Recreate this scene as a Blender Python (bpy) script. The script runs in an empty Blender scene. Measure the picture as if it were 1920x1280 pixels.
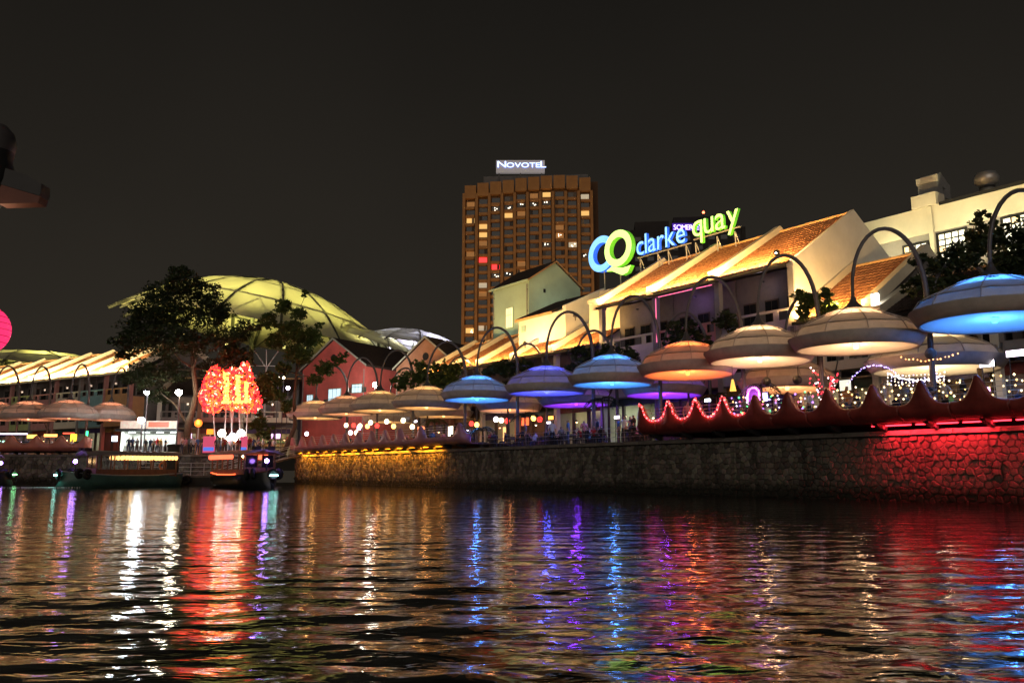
import bpy, bmesh, math, random
import numpy as np
from mathutils import Vector, Matrix
R = math.radians
rnd = random.Random(7)
SC = bpy.context.scene
COL = SC.collection

# ------------------------------------------------------------------ camera
F = 1536.0; HC = 1.3
PITCH = math.atan(244 / F)
cp, sp = math.cos(PITCH), math.sin(PITCH)
cam_d = bpy.data.cameras.new('camera')
cam_d.sensor_width = 36; cam_d.lens = 36 * F / 1920
cam_d.clip_start = 0.1; cam_d.clip_end = 3000
cam = bpy.data.objects.new('camera', cam_d); COL.objects.link(cam)
cam.location = (0, 0, HC); cam.rotation_euler = (R(90) + PITCH, 0, 0)
SC.camera = cam

# ------------------------------------------------------------------ world: a night sky lit by the town
wd = bpy.data.worlds.new('World'); SC.world = wd; wd.use_nodes = True
nt = wd.node_tree; nt.nodes.clear()
wo = nt.nodes.new('ShaderNodeOutputWorld'); bg = nt.nodes.new('ShaderNodeBackground')
sky = nt.nodes.new('ShaderNodeTexSky'); sky.sky_type = 'NISHITA'; sky.sun_disc = False
sky.sun_elevation = R(2); sky.sun_rotation = R(200)
bg2 = nt.nodes.new('ShaderNodeBackground'); add = nt.nodes.new('ShaderNodeAddShader')
tc = nt.nodes.new('ShaderNodeTexCoord'); sx = nt.nodes.new('ShaderNodeSeparateXYZ')
rp = nt.nodes.new('ShaderNodeValToRGB')
rp.color_ramp.elements[0].position = 0.0; rp.color_ramp.elements[0].color = (.0275, .0228, .0172, 1)
rp.color_ramp.elements[1].position = 0.60; rp.color_ramp.elements[1].color = (.0070, .0062, .0052, 1)
nz = nt.nodes.new('ShaderNodeTexNoise'); nz.inputs['Scale'].default_value = 2.2; nz.inputs['Detail'].default_value = 3
mx = nt.nodes.new('ShaderNodeMix'); mx.data_type = 'RGBA'; mx.blend_type = 'MULTIPLY'; mx.inputs[0].default_value = .45
nt.links.new(tc.outputs['Generated'], sx.inputs[0]); nt.links.new(sx.outputs['Z'], rp.inputs[0])
nt.links.new(tc.outputs['Generated'], nz.inputs['Vector'])
nt.links.new(rp.outputs[0], mx.inputs[6]); nt.links.new(nz.outputs['Fac'], mx.inputs[7])
nt.links.new(mx.outputs[2], bg2.inputs[0]); bg2.inputs[1].default_value = 1.35
nt.links.new(sky.outputs[0], bg.inputs[0]); bg.inputs[1].default_value = 0.0006
nt.links.new(bg.outputs[0], add.inputs[0]); nt.links.new(bg2.outputs[0], add.inputs[1])
nt.links.new(add.outputs[0], wo.inputs[0])

# faint town light from behind the camera, very soft
sun_d = bpy.data.lights.new('sun', 'SUN'); sun_d.energy = 0.5; sun_d.angle = R(50); sun_d.color = (1, .86, .72)
sun = bpy.data.objects.new('sun', sun_d); COL.objects.link(sun)
sun.rotation_euler = Vector((.12, .92, -.22)).to_track_quat('-Z', 'Y').to_euler()

vs = SC.view_settings
vs.view_transform = 'Standard'; vs.look = 'None'; vs.exposure = 0.0; vs.gamma = 1.0; vs.use_curve_mapping = False
SC.render.engine = 'CYCLES'
cy = SC.cycles
cy.use_denoising = True
try: cy.denoiser = 'OPENIMAGEDENOISE'
except Exception: pass
cy.max_bounces = 6; cy.diffuse_bounces = 2; cy.glossy_bounces = 3; cy.transmission_bounces = 4; cy.transparent_max_bounces = 6
cy.caustics_reflective = False; cy.caustics_refractive = False
cy.sample_clamp_indirect = 6.0; cy.use_light_tree = True
cy.use_adaptive_sampling = True; cy.adaptive_threshold = 0.015

# ------------------------------------------------------------------ pixel -> place helpers
def ray(px, py):
    dx = (px - 960) / F; dz = (640 - py) / F
    return Vector((dx, cp - dz * sp, sp + dz * cp))
def on_z(px, py, z):
    d = ray(px, py); return Vector((0, 0, HC)) + d * ((z - HC) / d.z)
def at_d(px, py, Y):
    d = ray(px, py); return Vector((0, 0, HC)) + d * (Y / d.y)
class Frame:                       # a bank line: s runs along it (away), t runs inland; local x = -s, y = t
    def __init__(self, o, w):
        self.o = Vector((o[0], o[1], 0)); self.w = Vector((w[0], w[1], 0)).normalized()
        self.n = Vector((self.w.y, -self.w.x, 0)); self.rz = math.atan2(-self.w.y, -self.w.x)
    def P(self, s, t, z): return self.o + self.w * s + self.n * t + Vector((0, 0, z))
    def qt(self, px, py, t):
        d = ray(px, py); o = Vector((0, 0, HC)) - self.o
        k = (t - o.dot(self.n)) / d.dot(self.n); p = o + d * k
        return p.dot(self.w), p.z
GZ = 3.15                          # quay level above the water
q0 = on_z(1920, 945, 0); QF = Frame(q0, ray(-195, 884))
LF = Frame((-27, 92), (-1, -.07))
s0 = at_d(290, 780, 103); SF = Frame(s0, ray(-1600, 884))

# ------------------------------------------------------------------ materials
MATS = {}
def mat(name, col, rough=.6, metal=0., noise=.25, scale=3., bump=0., emit=None, es=0., sample=True, trans=0., spec=.5, bscale=None):
    if name in MATS: return MATS[name]
    m = bpy.data.materials.new(name); m.use_nodes = True; t = m.node_tree; b = t.nodes['Principled BSDF']
    b.inputs['Roughness'].default_value = rough; b.inputs['Metallic'].default_value = metal
    b.inputs['Specular IOR Level'].default_value = spec
    c4 = (*col, 1)
    b.inputs['Base Color'].default_value = c4
    if noise or bump:
        tx = t.nodes.new('ShaderNodeTexCoord'); n = t.nodes.new('ShaderNodeTexNoise')
        n.inputs['Scale'].default_value = scale; n.inputs['Detail'].default_value = 5; n.inputs['Roughness'].default_value = .65
        t.links.new(tx.outputs['Object'], n.inputs['Vector'])
        if noise:
            r = t.nodes.new('ShaderNodeValToRGB'); e = r.color_ramp.elements
            e[0].position = .3; e[1].position = .7
            e[0].color = (*[max(0, c * (1 - noise)) for c in col], 1); e[1].color = (*[min(1, c * (1 + noise)) for c in col], 1)
            t.links.new(n.outputs['Fac'], r.inputs[0]); t.links.new(r.outputs[0], b.inputs['Base Color'])
        if bump:
            n2 = t.nodes.new('ShaderNodeTexNoise'); n2.inputs['Scale'].default_value = bscale or scale * 6; n2.inputs['Detail'].default_value = 4
            t.links.new(tx.outputs['Object'], n2.inputs['Vector'])
            bp = t.nodes.new('ShaderNodeBump'); bp.inputs['Strength'].default_value = bump; bp.inputs['Distance'].default_value = .05
            t.links.new(n2.outputs['Fac'], bp.inputs['Height']); t.links.new(bp.outputs[0], b.inputs['Normal'])
    if emit:
        b.inputs['Emission Color'].default_value = (*emit, 1); b.inputs['Emission Strength'].default_value = es
        if not sample: m.cycles.emission_sampling = 'NONE'
    if trans:
        tr = t.nodes.new('ShaderNodeBsdfTranslucent'); tr.inputs[0].default_value = c4
        mxs = t.nodes.new('ShaderNodeMixShader'); mxs.inputs[0].default_value = trans
        t.links.new(b.outputs[0], mxs.inputs[1]); t.links.new(tr.outputs[0], mxs.inputs[2])
        t.links.new(mxs.outputs[0], t.nodes['Material Output'].inputs[0])
    MATS[name] = m
    return m
def glow(name, col, es, sample=True):
    return mat(name, tuple(c * .6 for c in col), .5, 0, 0, emit=col, es=es, sample=sample)

m_stone = None
def stone_material():
    m = bpy.data.materials.new('rubble_stone'); m.use_nodes = True; t = m.node_tree; b = t.nodes['Principled BSDF']
    b.inputs['Roughness'].default_value = .82
    g = t.nodes.new('ShaderNodeNewGeometry'); tx = t.nodes.new('ShaderNodeTexCoord')
    r = t.nodes.new('ShaderNodeValToRGB'); e = r.color_ramp.elements
    e[0].position = 0; e[0].color = (.095, .084, .068, 1); e[1].position = 1; e[1].color = (.30, .27, .22, 1)
    k = r.color_ramp.elements.new(.5); k.color = (.165, .148, .118, 1)
    t.links.new(g.outputs['Random Per Island'], r.inputs[0])
    n = t.nodes.new('ShaderNodeTexNoise'); n.inputs['Scale'].default_value = 4; n.inputs['Detail'].default_value = 6
    t.links.new(tx.outputs['Object'], n.inputs['Vector'])
    # damp, weedy band above the waterline
    sxyz = t.nodes.new('ShaderNodeSeparateXYZ'); t.links.new(g.outputs['Position'], sxyz.inputs[0])
    mr = t.nodes.new('ShaderNodeMapRange'); mr.inputs[1].default_value = .35; mr.inputs[2].default_value = .95
    ad = t.nodes.new('ShaderNodeMath'); ad.operation = 'MULTIPLY_ADD'; ad.inputs[1].default_value = .7
    t.links.new(n.outputs['Fac'], ad.inputs[0]); ad.inputs[2].default_value = -.35
    sm = t.nodes.new('ShaderNodeMath'); t.links.new(sxyz.outputs['Z'], sm.inputs[0]); t.links.new(ad.outputs[0], sm.inputs[1])
    t.links.new(sm.outputs[0], mr.inputs[0])
    mm = t.nodes.new('ShaderNodeMix'); mm.data_type = 'RGBA'; mm.inputs[6].default_value = (.016, .017, .010, 1)
    t.links.new(mr.outputs[0], mm.inputs[0])
    mu = t.nodes.new('ShaderNodeMix'); mu.data_type = 'RGBA'; mu.blend_type = 'MULTIPLY'; mu.inputs[0].default_value = .55
    t.links.new(r.outputs[0], mu.inputs[6]); t.links.new(n.outputs['Color'], mu.inputs[7])
    # run-off stains: long vertical streaks of their own shape
    ms = t.nodes.new('ShaderNodeMapping'); ms.inputs['Scale'].default_value = (.55, .55, .09); t.links.new(g.outputs['Position'], ms.inputs['Vector'])
    ns = t.nodes.new('ShaderNodeTexNoise'); ns.inputs['Scale'].default_value = 1.6; ns.inputs['Detail'].default_value = 5; ns.inputs['Roughness'].default_value = .7
    t.links.new(ms.outputs[0], ns.inputs['Vector'])
    rs = t.nodes.new('ShaderNodeMapRange'); rs.inputs[1].default_value = .52; rs.inputs[2].default_value = .66; rs.inputs[3].default_value = 1.0; rs.inputs[4].default_value = .22
    t.links.new(ns.outputs['Fac'], rs.inputs[0])
    st = t.nodes.new('ShaderNodeMix'); st.data_type = 'RGBA'; st.blend_type = 'MULTIPLY'; st.inputs[0].default_value = 1
    t.links.new(mu.outputs[2], st.inputs[6]); t.links.new(rs.outputs[0], st.inputs[7])
    t.links.new(st.outputs[2], mm.inputs[7]); t.links.new(mm.outputs[2], b.inputs['Base Color'])
    n2 = t.nodes.new('ShaderNodeTexNoise'); n2.inputs['Scale'].default_value = 14; n2.inputs['Detail'].default_value = 6
    t.links.new(tx.outputs['Object'], n2.inputs['Vector'])
    bp = t.nodes.new('ShaderNodeBump'); bp.inputs['Strength'].default_value = .6; bp.inputs['Distance'].default_value = .04
    t.links.new(n2.outputs['Fac'], bp.inputs['Height']); t.links.new(bp.outputs[0], b.inputs['Normal'])
    return m
m_stone = stone_material()
m_mortar = mat('mortar', (.045, .04, .034), .95, noise=.4, scale=2, bump=.4)
m_coping = mat('coping', (.16, .145, .125), .85, noise=.35, scale=1.5, bump=.3)
m_paving = mat('paving', (.10, .085, .075), .7, noise=.3, scale=.8, bump=.2)
m_earth = mat('river_bed', (.02, .02, .015), 1)

def tile_material():
    m = bpy.data.materials.new('roof_tile'); m.use_nodes = True; t = m.node_tree; b = t.nodes['Principled BSDF']
    b.inputs['Roughness'].default_value = .8
    tx = t.nodes.new('ShaderNodeTexCoord')
    v = t.nodes.new('ShaderNodeTexVoronoi'); v.inputs['Scale'].default_value = 4.2; v.inputs['Randomness'].default_value = .8
    n = t.nodes.new('ShaderNodeTexNoise'); n.inputs['Scale'].default_value = 1.1; n.inputs['Detail'].default_value = 5
    t.links.new(tx.outputs['Object'], v.inputs['Vector']); t.links.new(tx.outputs['Object'], n.inputs['Vector'])
    s = t.nodes.new('ShaderNodeSeparateColor'); t.links.new(v.outputs['Color'], s.inputs[0])
    a = t.nodes.new('ShaderNodeMath'); a.operation = 'MULTIPLY_ADD'; a.inputs[1].default_value = .55
    t.links.new(s.outputs[0], a.inputs[0])
    a2 = t.nodes.new('ShaderNodeMath'); a2.operation = 'MULTIPLY'; a2.inputs[1].default_value = .6; t.links.new(n.outputs['Fac'], a2.inputs[0])
    t.links.new(a2.outputs[0], a.inputs[2])
    r = t.nodes.new('ShaderNodeValToRGB'); e = r.color_ramp.elements
    e[0].position = .12; e[0].color = (.085, .03, .014, 1); e[1].position = .85; e[1].color = (.50, .235, .105, 1)
    k = e.new(.45); k.color = (.36, .145, .06, 1)
    t.links.new(a.outputs[0], r.inputs[0]); t.links.new(r.outputs[0], b.inputs['Base Color'])
    return m
m_tile = tile_material()
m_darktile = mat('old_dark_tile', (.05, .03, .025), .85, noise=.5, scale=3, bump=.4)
m_cream = mat('cream_plaster', (.74, .68, .54), .8, noise=.1, scale=.6, bump=.1)
m_white = mat('white_plaster', (.76, .75, .70), .8, noise=.10, scale=.5, bump=.1)
m_grey = mat('grey_plaster', (.30, .28, .27), .85, noise=.2, scale=.7, bump=.1)
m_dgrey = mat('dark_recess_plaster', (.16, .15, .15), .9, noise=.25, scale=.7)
m_green = mat('pale_green_plaster', (.52, .72, .56), .8, noise=.1, scale=.5, bump=.1)
m_teal = mat('teal_plaster', (.26, .46, .48), .8, noise=.15, scale=.8)
m_pink = mat('pink_plaster', (.55, .27, .25), .8, noise=.15, scale=.8)
m_olive = mat('olive_plaster', (.45, .5, .22), .8, noise=.15, scale=.8)
m_orange = mat('orange_plaster', (.62, .36, .17), .8, noise=.15, scale=.8)
m_red = mat('red_plaster', (.64, .13, .115), .8, noise=.25, scale=.35, bump=.1)
m_brick = mat('brown_plaster', (.42, .21, .13), .8, noise=.22, scale=.5, bump=.1)
m_wood = mat('dark_wood', (.07, .045, .03), .6, noise=.3, scale=4)
m_dark = mat('dark_paint', (.02, .02, .022), .5, noise=.2)
m_steel = mat('grey_painted_steel', (.13, .12, .125), .4, .3, noise=.12, scale=4)
m_lsteel = mat('galvanised_steel', (.5, .5, .5), .4, .6, noise=.15, scale=4)
m_fabric = mat('canvas_skirt', (.50, .45, .41), .85, noise=.24, scale=.9, bump=.08, bscale=30)
m_dome = mat('canvas_dome', (.66, .62, .56), .8, noise=.2, scale=1.1, trans=.17)
m_disc = mat('canvas_ceiling', (.85, .82, .78), .8, noise=.05, scale=1.5, trans=.6)
m_crown = mat('canvas_crown', (.85, .82, .78), .8, noise=.05, scale=1.5, trans=.35)
m_mauve = mat('mauve_moulded_panel', (.42, .20, .23), .32, noise=.18, scale=1.2, bump=.05)
m_redfib = mat('red_moulded_panel', (.27, .045, .036), .38, noise=.35, scale=1.2, bump=.05)
m_peach = mat('terracotta_moulded_panel', (.45, .15, .10), .4, noise=.2, scale=1.2)
m_glass = mat('dark_glass', (.015, .016, .018), .12, noise=0)
m_bark = mat('bark', (.10, .07, .045), .95, noise=.4, scale=5, bump=.5)
m_leaf = mat('leaf_dark', (.038, .058, .018), .55, noise=.45, scale=.8, trans=.25)
m_leaf2 = mat('leaf_mid', (.085, .135, .032), .55, noise=.4, scale=.8, trans=.3)
m_tyre = mat('tyre_rubber', (.012, .012, .012), .8, noise=.2)
m_hull = mat('hull_paint', (.02, .022, .024), .35, noise=.3, scale=1.5)
m_hullg = mat('hull_green_paint', (.05, .12, .10), .35, noise=.25, scale=1.5)
m_deckw = mat('boat_wood', (.16, .07, .035), .5, noise=.3, scale=3)
m_chrome = mat('white_pole_paint', (.6, .6, .6), .4, noise=.1)

# ------------------------------------------------------------------ mesh builder
class MB:
    def __init__(self): self.v = []; self.f = []; self.m = []
    def add(self, vs, fs, mi=0):
        b = len(self.v); self.v.extend([tuple(p) for p in vs]); self.f.extend([tuple(i + b for i in f) for f in fs]); self.m.extend([mi] * len(fs)); return self
    def box(self, x0, x1, y0, y1, z0, z1, mi=0):
        return self.add([(x, y, z) for z in (z0, z1) for y in (y0, y1) for x in (x0, x1)],
                        [(0, 2, 3, 1), (4, 5, 7, 6), (0, 1, 5, 4), (2, 6, 7, 3), (0, 4, 6, 2), (1, 3, 7, 5)], mi)
    def cbox(self, c, d, mi=0):
        return self.box(c[0] - d[0] / 2, c[0] + d[0] / 2, c[1] - d[1] / 2, c[1] + d[1] / 2, c[2] - d[2] / 2, c[2] + d[2] / 2, mi)
    def tube(self, path, r, seg=8, mi=0, cap=True):
        path = [Vector(p) for p in path]; n = len(path)
        rs = r if isinstance(r, (list, tuple)) else [r] * n
        vs = []; up = None
        for i, p in enumerate(path):
            d = (path[min(i + 1, n - 1)] - path[max(i - 1, 0)]).normalized()
            if up is None: up = Vector((0, 0, 1)) if abs(d.z) < .9 else Vector((1, 0, 0))
            a = d.cross(up).normalized(); up = a.cross(d).normalized()
            for k in range(seg):
                an = 2 * math.pi * k / seg
                vs.append(p + (a * math.cos(an) + up * math.sin(an)) * rs[i])
        fs = [(i * seg + k, i * seg + (k + 1) % seg, (i + 1) * seg + (k + 1) % seg, (i + 1) * seg + k) for i in range(n - 1) for k in range(seg)]
        if cap: fs += [tuple(range(seg - 1, -1, -1)), tuple(range((n - 1) * seg, n * seg))]
        return self.add(vs, fs, mi)
    def lathe(self, prof, seg=32, c=(0, 0, 0), mi=0, a0=0, a1=2 * math.pi):
        full = abs(a1 - a0 - 2 * math.pi) < 1e-6; m = seg if full else seg + 1; vs = []
        for r, z in prof:
            for k in range(m):
                an = a0 + (a1 - a0) * k / seg
                vs.append((c[0] + r * math.cos(an), c[1] + r * math.sin(an), c[2] + z))
        fs = []
        for i in range(len(prof) - 1):
            for k in range(seg):
                k2 = (k + 1) % m
                fs.append((i * m + k, i * m + k2, (i + 1) * m + k2, (i + 1) * m + k))
        return self.add(vs, fs, mi)
    def ball(self, c, r, seg=10, rings=6, mi=0, sz=1.):
        pr = [(r * math.sin(math.pi * i / rings), -r * sz * math.cos(math.pi * i / rings)) for i in range(rings + 1)]
        pr[0] = (r * .02, pr[0][1]); pr[-1] = (r * .02, pr[-1][1])
        return self.lathe(pr, seg, c, mi)
    def octa(self, c, r, mi=0):
        x, y, z = c
        return self.add([(x + r, y, z), (x - r, y, z), (x, y + r, z), (x, y - r, z), (x, y, z + r), (x, y, z - r)],
                        [(0, 2, 4), (2, 1, 4), (1, 3, 4), (3, 0, 4), (2, 0, 5), (1, 2, 5), (3, 1, 5), (0, 3, 5)], mi)
    def prism_x(self, poly, x0, x1, mi=0):          # poly in (y, z)
        n = len(poly)
        return self.add([(x0, y, z) for y, z in poly] + [(x1, y, z) for y, z in poly],
                        [(i, (i + 1) % n, n + (i + 1) % n, n + i) for i in range(n)] + [tuple(range(n - 1, -1, -1)), tuple(range(n, 2 * n))], mi)
    def prism_y(self, poly, y0, y1, mi=0):          # poly in (x, z)
        n = len(poly)
        return self.add([(x, y0, z) for x, z in poly] + [(x, y1, z) for x, z in poly],
                        [(i, (i + 1) % n, n + (i + 1) % n, n + i) for i in range(n)] + [tuple(range(n - 1, -1, -1)), tuple(range(n, 2 * n))], mi)
    def prism_z(self, poly, z0, z1, mi=0):
        n = len(poly)
        return self.add([(x, y, z0) for x, y in poly] + [(x, y, z1) for x, y in poly],
                        [(i, (i + 1) % n, n + (i + 1) % n, n + i) for i in range(n)] + [tuple(range(n - 1, -1, -1)), tuple(range(n, 2 * n))], mi)
    def mesh(self, name, mats, smooth=False):
        me = bpy.data.meshes.new(name); me.from_pydata(self.v, [], self.f)
        for m in (mats if isinstance(mats, (list, tuple)) else [mats]): me.materials.append(m)
        me.polygons.foreach_set('material_index', self.m)
        if smooth: me.polygons.foreach_set('use_smooth', [True] * len(self.f))
        me.update(); return me
    def build(self, name, mats, parent=None, loc=(0, 0, 0), rz=0, smooth=False):
        return link(name, self.mesh(name, mats, smooth), parent, loc, rz)
def link(name, me, parent=None, loc=(0, 0, 0), rz=0):
    o = bpy.data.objects.new(name, me); COL.objects.link(o)
    if parent: o.parent = parent
    o.location = loc
    if rz: o.rotation_euler = (0, 0, rz)
    return o
def tag(o, label=None, cat=None, group=None, kind=None):
    if label: o['label'] = label
    if cat: o['category'] = cat
    if group: o['group'] = group
    if kind: o['kind'] = kind
    return o
def thing(name, label, cat, loc=(0, 0, 0), rz=0, group=None):
    o = bpy.data.objects.new(name, None); COL.objects.link(o); o.location = loc; o.rotation_euler = (0, 0, rz)
    o.empty_display_size = .3
    return tag(o, label, cat, group)
def copy_tree(o, parent=None):
    c = o.copy(); COL.objects.link(c)
    if parent: c.parent = parent
    for ch in list(o.children): copy_tree(ch, c)
    return c
def lamp(kind, parent, loc, energy, col, size=.2, target=None, name='lamp_light', spot=None, sizey=None, blend=.5):
    d = bpy.data.lights.new(name, kind); d.energy = energy; d.color = col
    if kind == 'AREA':
        d.shape = 'RECTANGLE'; d.size = size; d.size_y = sizey or size
    else: d.shadow_soft_size = size
    if kind == 'SPOT': d.spot_size = spot or R(90); d.spot_blend = blend
    o = bpy.data.objects.new(name, d); COL.objects.link(o); o.parent = parent; o.location = loc
    if target is not None:
        o.rotation_euler = (Vector(target) - Vector(loc)).to_track_quat('-Z', 'Y').to_euler()
    return o
def smoothstep(a, b, x):
    t = max(0, min(1, (x - a) / (b - a))); return t * t * (3 - 2 * t)

# ================================================================== SETTING: water, ground, quay wall
def water_material():
    m = bpy.data.materials.new('river_water'); m.use_nodes = True; t = m.node_tree; b = t.nodes['Principled BSDF']
    b.inputs['Base Color'].default_value = (.010, .011, .007, 1); b.inputs['Roughness'].default_value = .07; b.inputs['IOR'].default_value = 1.33
    tx = t.nodes.new('ShaderNodeTexCoord')
    mp = t.nodes.new('ShaderNodeMapping'); mp.inputs['Scale'].default_value = (.55, 1.15, 1)
    t.links.new(tx.outputs['Object'], mp.inputs['Vector'])
    n1 = t.nodes.new('ShaderNodeTexNoise'); n1.inputs['Scale'].default_value = 4.2; n1.inputs['Detail'].default_value = 2.5; n1.inputs['Distortion'].default_value = .5
    n2 = t.nodes.new('ShaderNodeTexNoise'); n2.inputs['Scale'].default_value = 1.1; n2.inputs['Detail'].default_value = 2; n2.inputs['Distortion'].default_value = .3
    for n in (n1, n2): t.links.new(mp.outputs[0], n.inputs['Vector'])
    b1 = t.nodes.new('ShaderNodeBump'); b1.inputs['Strength'].default_value = 1; b1.inputs['Distance'].default_value = .016
    b2 = t.nodes.new('ShaderNodeBump'); b2.inputs['Strength'].default_value = 1; b2.inputs['Distance'].default_value = .035
    t.links.new(n2.outputs['Fac'], b2.inputs['Height']); t.links.new(n1.outputs['Fac'], b1.inputs['Height'])
    t.links.new(b2.outputs[0], b1.inputs['Normal']); t.links.new(b1.outputs[0], b.inputs['Normal'])
    return m
def build_water():
    def spread(a, b, fine, growth, far):
        out = [a]; d = fine
        while out[-1] < b:
            out.append(out[-1] + d); d = min(d * growth, far)
        return np.array(out)
    yp = spread(2.0, 102, .035, 1.0085, .75)
    ys = np.concatenate([-spread(-1.4, 40, .5, 1.2, 5)[::-1], yp])
    xp = spread(0, 150, .06, 1.0125, 1.6)
    xs = np.concatenate([-xp[:0:-1], xp])
    X, Y = np.meshgrid(xs, ys); D = np.sqrt(X * X + Y * Y)
    step = np.maximum(np.gradient(xs)[None, :], np.gradient(ys)[:, None])
    rg = np.random.RandomState(3); Z = np.zeros_like(X)
    for i in range(70):
        lam = .20 * (1.35 / .20) ** rg.rand(); k = 2 * math.pi / lam
        th = rg.normal(math.pi / 2, .42) + (math.pi if rg.rand() < .4 else 0)
        amp = .0105 * lam / (2 * math.pi) * (1.3 if lam < .9 else .8)
        fade = np.clip((lam / step - 2.5) / 3, 0, 1)
        Z += amp * fade * np.sin(k * (X * math.cos(th) + Y * math.sin(th)) + rg.rand() * 6.28 + .8 * np.sin(X * .31 + i) + .6 * np.sin(Y * .23 + 2 * i))
    # slow gust patches change how rough the surface is
    gust = .75 + .35 * np.sin(X * .11 + 1.3 * np.sin(Y * .07)) * np.sin(Y * .16 + .9 * np.sin(X * .05))
    Z *= gust
    ny, nx = X.shape
    co = np.stack([X, Y, Z], -1).reshape(-1, 3)
    idx = np.arange(ny * nx).reshape(ny, nx)
    fc = np.stack([idx[:-1, :-1], idx[:-1, 1:], idx[1:, 1:], idx[1:, :-1]], -1).reshape(-1, 4)
    me = bpy.data.meshes.new('river'); me.vertices.add(len(co)); me.vertices.foreach_set('co', co.ravel())
    me.loops.add(fc.size); me.loops.foreach_set('vertex_index', fc.ravel())
    me.polygons.add(len(fc)); me.polygons.foreach_set('loop_start', np.arange(0, fc.size, 4)); me.polygons.foreach_set('use_smooth', np.ones(len(fc), bool))
    me.update(calc_edges=True); me.materials.append(water_material())
    return tag(link('river', me), 'dark rippled river water reflecting coloured lights', None, kind='structure')
build_water()

g = MB()
gp = [QF.P(-60, .25, GZ), QF.P(76.6, .25, GZ), Vector((-27, 92.25, GZ)), LF.P(150, .25, GZ), Vector((-700, 300, GZ)), Vector((-700, 1500, GZ)), Vector((900, 1500, GZ)), Vector((900, -14, GZ))]
g.add(gp, [tuple(range(len(gp)))[::-1]])
tag(g.build('ground', m_paving), 'paved quayside promenade and ground behind it', None, kind='structure')

def clip_poly(poly, px, py, nx, ny):
    out = []; n = len(poly)
    for i in range(n):
        a, b = poly[i], poly[(i + 1) % n]
        da = (a[0] - px) * nx + (a[1] - py) * ny; db = (b[0] - px) * nx + (b[1] - py) * ny
        if da <= 0: out.append(a)
        if da * db < 0:
            k = da / (da - db); out.append((a[0] + (b[0] - a[0]) * k, a[1] + (b[1] - a[1]) * k))
    return out
def rubble(x0, x1, z0, z1, cw, ch, gaps, seed):
    rg = random.Random(seed); nx = int((x1 - x0) / cw); nz = int(round((z1 - z0) / ch)); pts = {}
    for i in range(-1, nx + 1):
        for j in range(-1, nz + 1):
            pts[i, j] = (x0 + (i + .5 + (.5 if j % 2 else 0) + rg.uniform(-.36, .36)) * cw, z0 + (j + .5 + rg.uniform(-.34, .34)) * ch)
    cells = []
    for i in range(nx):
        for j in range(nz):
            p = pts[i, j]
            if any(abs(p[0] - gx) < gw for gx, gw in gaps): continue
            poly = [(p[0] - cw * 1.2, p[1] - ch * 1.2), (p[0] + cw * 1.2, p[1] - ch * 1.2), (p[0] + cw * 1.2, p[1] + ch * 1.2), (p[0] - cw * 1.2, p[1] + ch * 1.2)]
            for di in (-2, -1, 0, 1, 2):
                for dj in (-2, -1, 0, 1, 2):
                    o = pts.get((i + di, j + dj))
                    if o is None or (di == 0 and dj == 0): continue
                    poly = clip_poly(poly, (p[0] + o[0]) / 2, (p[1] + o[1]) / 2, o[0] - p[0], o[1] - p[1])
                    if len(poly) < 3: break
                if len(poly) < 3: break
            poly = clip_poly(poly, 0, z1, 0, 1) if len(poly) > 2 else poly
            poly = clip_poly(poly, 0, z0, 0, -1) if len(poly) > 2 else poly
            if len(poly) >= 3: cells.append((p, poly))
    return cells
def stone_geo(mb, cell, org, rg):
    p, poly = cell; cx = sum(a[0] for a in poly) / len(poly); cz = sum(a[1] for a in poly) / len(poly); n = len(poly)
    d = rg.uniform(.04, .10); v = []; tl = rg.uniform(-.05, .05); tz = rg.uniform(-.05, .05)
    for sc, dep in ((.965, .03), (.945, -d * .5), (.74, -d)):
        for a in poly:
            x = cx + (a[0] - cx) * sc; z = cz + (a[1] - cz) * sc
            v.append((x - org[0], dep + (tl * (x - cx) + tz * (z - cz)) * (dep < 0), z - org[1]))
    v.append((cx - org[0], -d * 1.08, cz - org[1]))
    f = [(k * n + i, k * n + (i + 1) % n, (k + 1) * n + (i + 1) % n, (k + 1) * n + i) for k in (0, 1) for i in range(n)]
    f += [(2 * n + i, 2 * n + (i + 1) % n, 3 * n) for i in range(n)]
    mb.add(v, f)
def quay_wall(fr, sa, sb, label, gaps, nbig, seed, cw=.35, ch=.285):
    w = thing('quay_wall', label, 'wall', fr.P(0, 0, 0), fr.rz)
    MB().box(-sb, -sa, .03, .9, -1.5, 2.93).build('wall_core', m_mortar, w)
    rg = random.Random(seed)
    cells = rubble(-sb, -sa, -.25, 2.9, cw, ch, [(-a, b) for a, b in gaps], seed)
    cells.sort(key=lambda c: abs(c[0][0] + .5) if -c[0][0] > -1.0 else 999)
    for c in cells[:nbig]:
        mb = MB(); stone_geo(mb, c, c[0], rg); mb.build('stone', m_stone, w, (c[0][0], 0, c[0][1]))
    mb = MB()
    for c in cells[nbig:]: stone_geo(mb, c, (0, 0), rg)
    tag(mb.build('stones', m_stone, w), kind='stuff')
    # coping stones
    L = 1.9; n = int((sb - sa) / L)
    me = MB().box(-L / 2 + .012, L / 2 - .012, -.16, .5, 0, .21).mesh('coping_block', m_coping)
    for i in range(n): link('coping_block', me, w, (-sb + (i + .5) * L, rg.uniform(-.012, .012), 2.95 + rg.uniform(-.006, .006)))
    return w
quay_wall(QF, -22, 76.6, 'long grey rubble stone quay wall rising from the river', [], 300, 5)
quay_wall(LF, 0, 75, 'far rubble stone quay wall behind the moored boats', [], 0, 6, .6, .46)

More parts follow.
